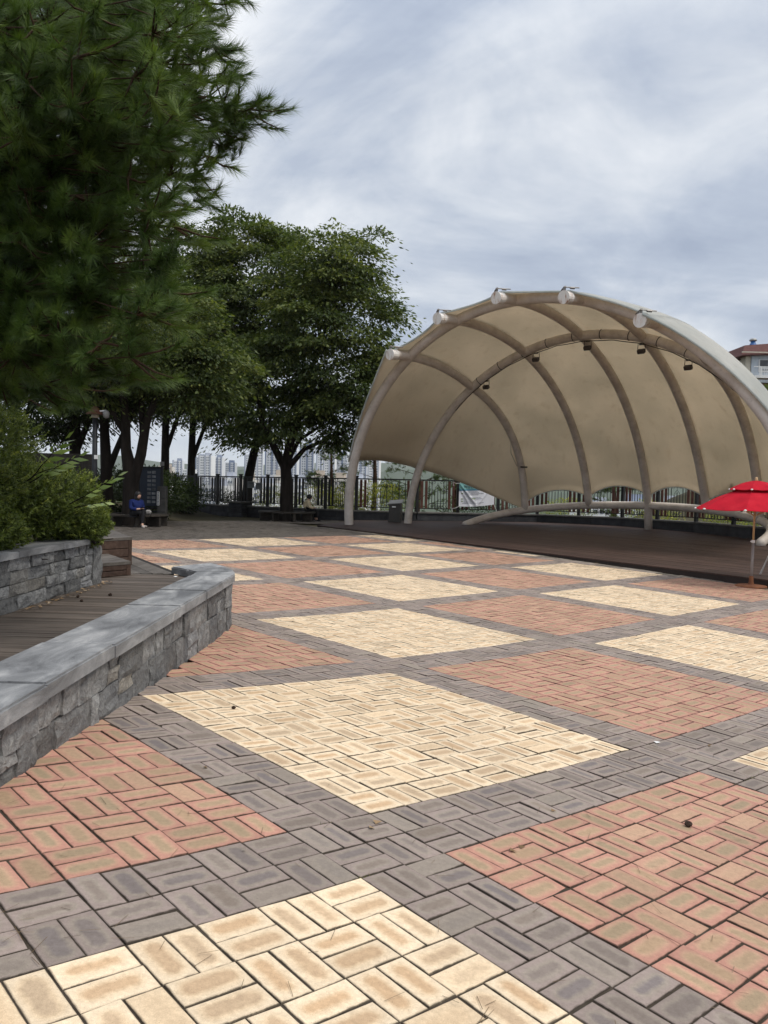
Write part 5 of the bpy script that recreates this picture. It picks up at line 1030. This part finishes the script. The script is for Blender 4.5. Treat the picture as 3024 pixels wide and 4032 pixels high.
cc = thing('dome_camera', 'white dome security camera beside the lamp cap', 'camera', (-9.22, 26, 3.6)); MB().tube([(-9.55, 26, 3.72), (-9.22, 26, 3.76)], .025, 6).build('arm', WHITE, cc); MB().lathe((-9.22, 26, 3.50), [(.02, 0), (.08, .03), (.105, .10), (.11, .14), (.11, .20), (.06, .26), (.03, .27)], 14).build('housing', MATS['box_grey'], cc, smooth=True)
dkw = thing('timber_screen', 'dark timber screen wall behind the shrubs at the left', 'screen', (-10.6, 26.8, 0))
for k in range(30): MB().bbox((-13.05 + k * .105, 27.0, (zl + 2.35) / 2), (.10, .04, 2.35 - zl), 0, .004).build('plank', BENCHW, dkw)
# ================================================================== PARASOL
ux, uy = 7.48, 15.93; uz = gzf(ux, uy); par = thing('parasol', 'red two-tier parasol on a slim pole in front of the stage', 'parasol', (ux, uy, uz)); lx = .03
def ring(r, z, n=8, ph=.2, dip=0.0): return [Vector((ux + lx * (z - uz) / 2 + r * cos(2 * pi * k / n + ph), uy + r * sin(2 * pi * k / n + ph), z)) for k in range(n)]
zr = H - .285; zt = H + .115
def tier(name, r0, z0, r1, z1, drop, mat):
    vs = []; n = 8; m = MB()
    for k in range(n):
        for j in range(7):            # radial lines; panels sag between the ribs
            pass
    n_seg = 6; n_a = 48
    for i in range(n_seg + 1):
        f = i / n_seg; r = r0 + (r1 - r0) * f; z = z0 + (z1 - z0) * f + .03 * sin(pi * f)
        for k in range(n_a):
            a = 2 * pi * k / n_a + .2; s = (k % 6) / 6; poly = cos(pi / 8) / cos((s - .5) * 2 * pi / 8); vs.append(Vector((ux + lx * (z - uz) / 2 + r * poly * cos(a), uy + r * poly * sin(a), z - .018 * sin(pi * s) * f)))
    for k in range(n_a): q = vs[n_seg * n_a + k]; vs.append(q - Vector((0, 0, drop)))
    fs = [(i * n_a + k, i * n_a + (k + 1) % n_a, (i + 1) * n_a + (k + 1) % n_a, (i + 1) * n_a + k) for i in range(n_seg + 1) for k in range(n_a)]
    o = m.add(vs, fs).build(name, mat, par); sol = o.modifiers.new('t', 'SOLIDIFY'); sol.thickness = .004; return o
tier('upper_canopy', .05, H + .295, .49, H + .125, .01, RED); tier('lower_canopy', .34, H + .10, 1.13, zr, .01, RED)
for p in ring(1.14, zr - .005): MB().add(*(lambda q: (q.v, q.f))(blob(p, (.03, .03, .02), 5))).build('rib_tip', WHITE, par)
for p in ring(.50, H + .115): MB().add(*(lambda q: (q.v, q.f))(blob(p, (.024, .024, .018), 5))).build('rib_tip', WHITE, par)
for p in ring(1.125, zr + .004): MB().tube([Vector((ux + lx, uy, 0)) + (p - Vector((ux + lx, uy, 0))) * .31 + Vector((0, 0, (H + .105 - p.z) * .69 if False else 0)) if False else Vector((ux + lx + (p.x - ux - lx) * .31, uy + (p.y - uy) * .31, H + .105)), p * .5 + Vector((ux + lx + (p.x - ux - lx) * .31, uy + (p.y - uy) * .31, H + .105)) * .5 + Vector((0, 0, .03)), p], .006, 5).build('seam', RED, par)
for p in ring(1.10, zr): MB().tube([(ux + lx, uy, H + .10), p + Vector((0, 0, -.01))], .010, 5).build('rib', PARWOOD, par)
for p in ring(.62, zr + .19): MB().tube([(ux + lx * .8, uy, H - .42), p], .008, 5).build('strut', PARWOOD, par)
MB().tube([(ux, uy, uz + .05), (ux + .012, uy, H - .93)], .026, 12).build('lower_pole', PARSTEEL, par, smooth=True); MB().tube([(ux + .012, uy, H - .96), (ux + lx, uy, H + .30)], .021, 12).build('upper_pole', PARWOOD, par, smooth=True)
MB().tube([(ux + .012, uy, H - .96), (ux + .012, uy, H - .90)], .034, 12).bbox((ux - .03, uy - .02, H - .93), (.06, .03, .03), 0, .01).build('clamp', WHITE, par); MB().lathe((ux + lx, uy, H + .285), [(.035, 0), (.033, .03), (.026, .055), (.022, .08), (.008, .088)], 12).build('finial', PARWOOD, par, smooth=True)
MB().lathe((ux, uy, uz), [(.30, 0), (.30, .022), (.27, .036), (.06, .05), (.045, .10), (.04, .22)], 28).build('base', RUST, par)
# white folding sign at the right edge
sg_ = thing('folding_sign', 'white folding sign stand cut by the right picture edge', 'sign', (8.35, 16.6, stz(8.35, 16.6))); z_ = stz(8.35, 16.6)
for dx, dy in ((0, 0), (.62, 0)):
    MB().tube([(8.10 + dx, 16.35, z_), (8.17 + dx, 16.55, z_ + .50)], .022, 6).build('front_leg', WHITE, sg_); MB().tube([(8.10 + dx, 16.85, z_), (8.17 + dx, 16.58, z_ + .50)], .018, 6).build('rear_leg', WHITE, sg_)
MB().bbox((8.48, 16.46, z_ + .32), (.62, .02, .42), 0, .004, M=Matrix.Rotation(radians(-21), 3, 'X')).build('panel', WHITE, sg_)
# ================================================================== HOUSE ON THE HILL (right) AND ITS TREE
n_before = len(bpy.data.objects)
hs = thing('hillside_house', 'pale blue house with brown mansard roof and white balcony above the canopy', 'house', (40, 80, 8))
HW = plain('pale_blue_wall', (.42, .47, .52), .8); HB = noisy('brown_roof_shingle', (.085, .035, .032), (.14, .062, .055), 3, .85, .3, 12); HG = plain('window_dark', (.02, .024, .03), .2, .6); CREAMW = plain('cream_wall', (.5, .46, .38), .8); zf = H + 12.05
MB().box((41.6, 84, zf + 1.1), (10.6, 7, 2.9)).build('wall', HW, hs); MB().box((36.02, 81.2, zf + 1.0), (.5, 1.2, 2.6)).build('end_wall', CREAMW, hs)
MB().box((41.9, 84, zf - 5.2), (11, 6.9, 9.6)).build('lower_wall', HB, hs)
rv = [(35.0, 79.9, zf + 2.25), (48, 79.9, zf + 3.0), (48, 80.9, zf + 4.6), (35.75, 80.9, zf + 3.45), (35.0, 88, zf + 2.3), (48, 88, zf + 3.0), (48, 87, zf + 4.6), (35.75, 87, zf + 3.45), (40, 84, zf + 4.0)]
rf = MB().add(rv[:8], [(0, 1, 2, 3), (4, 7, 6, 5), (0, 3, 7, 4), (1, 5, 6, 2), (3, 2, 6, 7), (0, 4, 5, 1)]).build('roof', HB, hs); MB().box((41.5, 79.85, zf + 2.58), (13, .1, .12)).build('eaves_trim', CREAMW, rf)
for x in (37.55, 38.85):
    w = MB().box((x, 80.47, zf + 1.35), (1.05, .08, 1.25)).build('window', WHITE, hs); MB().box((x, 80.42, zf + 1.55), (.82, .06, .72)).build('pane', HG, w); MB().box((x, 80.42, zf + .94), (.82, .06, .2)).build('pane', plain('frosted_pane', (.25, .27, .28), .4) if 'frosted_pane' not in MATS else MATS['frosted_pane'], w)
bal = MB().box((41.9, 79.4, zf - .05), (12, 1.3, .16)).build('balcony', WHITE, hs); m = MB()
for k in range(44): m.box((36.35 + k * .17, 78.82, zf + .48), (.035, .035, .95))
m.box((41.9, 78.82, zf + .98), (12.2, .08, .07)).box((41.9, 78.82, zf + .1), (12, .05, .05)); m.build('railing', WHITE, bal)
for k in range(3): MB().box((36.5 + k * 1.55, 78.82, zf + .5), (.12, .12, 1.0)).build('railing_post', WHITE, bal)
vt = thing('roof_ventilator', 'blue roof ventilator with a grey cap on the house roof', 'ventilator', (36.75, 82, zf + 3.4)); MB().lathe((36.8, 81.4, zf + 3.35), [(.46, 0), (.46, .12), (.25, .42), (.22, .62)], 14).build('body', plain('ventilator_blue', (.03, .12, .34), .4), vt, smooth=True); MB().lathe((36.8, 81.4, zf + 3.95), [(.22, 0), (.36, .06), (.37, .16), (.26, .28), (.06, .33)], 14).build('cap', plain('ventilator_grey', (.34, .34, .32), .5, .5, .4), vt, smooth=True)
for o_ in list(bpy.data.objects)[:]:
    if o_.name in ('hillside_house', 'roof_ventilator'): o_.location.x += .7; o_.location.z -= .2
bush('green tree crown below the house at the right edge', (32.6, 66, H + 7.4), (2.2, 2.0, 1.9), 9000, LEAF, .30, 'hillside_tree', cat='tree'); bush('dark green tree on the slope right of the canopy', (31, 58, H + 3.4), (3.0, 2.0, 2.6), 9000, LEAF2, .30, 'hillside_tree', cat='tree')
# ================================================================== THE CITY IN THE VALLEY
def facade(base, panel, glass, nm):
    return plain(nm + '_wall', base, .8, .2, 0, .04), plain(nm + '_panel', panel, .7, .2, 0, .04), plain(nm + '_glass', glass, .3, .5, 0, .1)
FAC = [facade((.72, .74, .76), (.25, .29, .38), (.16, .19, .24), 'pale'), facade((.80, .81, .81), (.40, .43, .50), (.20, .23, .28), 'white'), facade((.55, .57, .60), (.14, .18, .27), (.12, .15, .20), 'grey'), facade((.64, .61, .55), (.42, .36, .30), (.2, .2, .22), 'beige')]
def tower(label, px, w, Y, ytop, style, rz=0.0, cols=5, name='apartment_tower', grp='apartment towers on the skyline', strip=True):
    X = (px - 1512) / 3100 * Y; hz = 1918 + (px - 1512) * .0227; zt_ = H + (hz - ytop) / 3100 * Y; zb_ = -62; W_ = w / 3100 * Y; dp = 14.0
    t = thing(name, label, 'building', (X, Y, zb_), grp); wm, pm, gm = FAC[style]; R = Matrix.Rotation(rz, 3, 'Z'); c = Vector((X, Y, 0)); at_ = lambda x, y, z: c + R @ Vector((x, y, 0)) + Vector((0, 0, z))
    MB().box(at_(0, 0, (zb_ + zt_) / 2), (W_, dp, zt_ - zb_), rz).build('wall', wm, t); MB().box(at_(W_ * .1, 0, zt_ + 1.6), (W_ * .4, dp * .5, 3.2), rz).build('roof_house', pm, t)
    if strip:
        for fx in ((-.46, .1), (.02, .13), (.40, .1)): MB().box(at_(fx[0] * W_, -dp / 2 - .2, (zb_ + zt_) / 2 + .5), (fx[1] * W_, .8, zt_ - zb_ + 1.0), rz).build('facade_strip', pm, t)
    m = MB(); z = zt_ - 2.2; n_f = 0
    while z > -12 and n_f < 34:
        for k in range(cols):
            x = (-.36 + .74 * (k + .5) / cols) * W_; m.box(at_(x, -dp / 2 - .03, z), (W_ * .085, .3, 1.5), rz)
        z -= 2.9; n_f += 1
    m.build('window', gm, t, kind='stuff')
tw = [(600, 46, 950, 1872, 1), (655, 52, 900, 1838, 3), (700, 38, 1000, 1815, 0), (742, 50, 900, 1848, 1), (790, 36, 980, 1800, 2), (812, 52, 880, 1795, 1), (858, 40, 900, 1802, 0), (905, 44, 1050, 1822, 2), (985, 40, 1000, 1790, 0), (1010, 46, 860, 1766, 1), (1066, 52, 900, 1756, 2), (1105, 40, 950, 1830, 0), (1150, 42, 1000, 1772, 0), (1205, 56, 920, 1752, 2), (1258, 34, 1000, 1778, 0), (1296, 46, 860, 1775, 1), (1340, 44, 900, 1788, 2), (1378, 40, 880, 1790, 1), (1420, 50, 940, 1780, 0), (1470, 46, 900, 1800, 1)]
ordn = ['first', 'second', 'third', 'fourth', 'fifth', 'sixth', 'seventh', 'eighth', 'ninth', 'tenth', 'eleventh', 'twelfth', 'thirteenth', 'fourteenth', 'fifteenth', 'sixteenth', 'seventeenth', 'eighteenth', 'nineteenth', 'twentieth']
sn = {0: 'pale', 1: 'white', 2: 'grey', 3: 'beige'}
for i, (px, w, Y, yt, st) in enumerate(tw): tower(f'{sn[st]} distant apartment tower, {ordn[i]} from the left on the skyline', px, w, Y, yt, st, random.uniform(-.15, .15), 4 + i % 2)
lw = [(640, 90, 520, 1905, 1), (745, 80, 480, 1898, 0), (850, 110, 380, 1912, 1), (905, 60, 430, 1882, 1), (980, 70, 420, 1888, 3), (1040, 120, 330, 1902, 1), (1095, 70, 460, 1872, 3), (1170, 120, 350, 1898, 1), (1250, 80, 420, 1876, 3), (1330, 90, 400, 1886, 3), (1400, 80, 420, 1884, 1), (2330, 160, 300, 1990, 1), (2480, 140, 340, 1975, 0), (2640, 160, 300, 1985, 1), (2790, 150, 320, 1990, 0), (2920, 120, 300, 1995, 1)]
for i, (px, w, Y, yt, st) in enumerate(lw): tower(f'{sn[st]} low-rise building glimpsed through the fence, number {i + 1} counted from the left'.replace(f'number {i + 1} counted', (ordn + ['x'])[i]), px, w, Y, yt, st, random.uniform(-.25, .25), 5, 'low_rise_building', 'low-rise buildings glimpsed through the fence', False)
# ================================================================== SMALL THINGS ON THE GROUND
def cone(label, x, y, r, z=None):
    m = blob((x, y, (gzf(x, y) if z is None else z) + r * .8), (r * 1.2, r, r * .85), 6); m.v = [tuple(Vector(v) + Vector(rng.normal(size=3)) * r * .12) for v in m.v]; return tag(m.build('pine_cone', plain('cone_brown', (.035, .02, .013), .9) if 'cone_brown' not in MATS else MATS['cone_brown']), label, 'pine cone')
def gpt(px, py):     # where a place on the paving lies
    return None
cone('dark pine cone on the red pavers at the right', 1.61, 4.02, .017); cone('tiny dark cone near the left corner of the large cream diamond', -1.0, 5.35, .012)
for i, (x, y, r) in enumerate(((-2.85, 7.35, .014), (-2.72, 7.1, .013), (-2.6, 7.5, .016))): cone(('left', 'nearest', 'right')[i] + ' one of three dark cones on the deck by the planter', x, y, r, DZ)
def scrap(label, x, y, s, mat, z=None, name='paper_scrap', cat='litter'):
    z = gzf(x, y) + .006 if z is None else z; a = random.uniform(0, 6); vs = [(x + s * cos(a + k * 1.57) * (1 + .3 * (k % 2)), y + s * sin(a + k * 1.57), z + .006 * (k % 2)) for k in range(4)]; vs.append((x, y, z + .008)); tag(MB().add(vs, [(0, 1, 4), (1, 2, 4), (2, 3, 4), (3, 0, 4)]).build(name, mat), label, cat)
scrap('white scrap on the taupe band at the right', 1.98, 5.55, .02, WHITE); scrap('white scrap on the deck near the lower step', -2.5, 9.6, .025, WHITE, DZ + .006); scrap('white scrap on the deck by the cap end', -2.4, 9.1, .02, WHITE, DZ + .006)
V = []; F = []; C = []
for k in range(260):
    q = random.random(); 
    if q > .82: y = random.uniform(3, 22); x = random.uniform(-.3, .45) * y; z = gzf(x, y) + .006
    elif q < .3: x, y, z = random.uniform(-3.0, -2.9), random.uniform(6.5, 8.6), DZ + .008
    elif q < .6: x, y, z = random.uniform(-2.25, -2.12), random.uniform(8.4, 8.95), DZ + .008
    else: s_ = random.uniform(2, 17); m_ = random.uniform(-.5, .0); x, y = sxy(s_, m_); z = gzf(x, y) + .006
    a = random.uniform(0, 6); l = random.uniform(.02, .05); o = len(V); V.extend([(x, y, z), (x + l * cos(a), y + l * sin(a), z + .008), (x + l * cos(a + .7), y + l * sin(a + .7), z)]); F.append((o, o + 1, o + 2)); C.append((random.random(),) * 3)
arrays('dry_leaves', V, F, leaf_mat('dry_leaf', (.12, .07, .03), (.25, .16, .08), (.4, .32, .22), 0), rnd=np.array(C), kind='stuff')
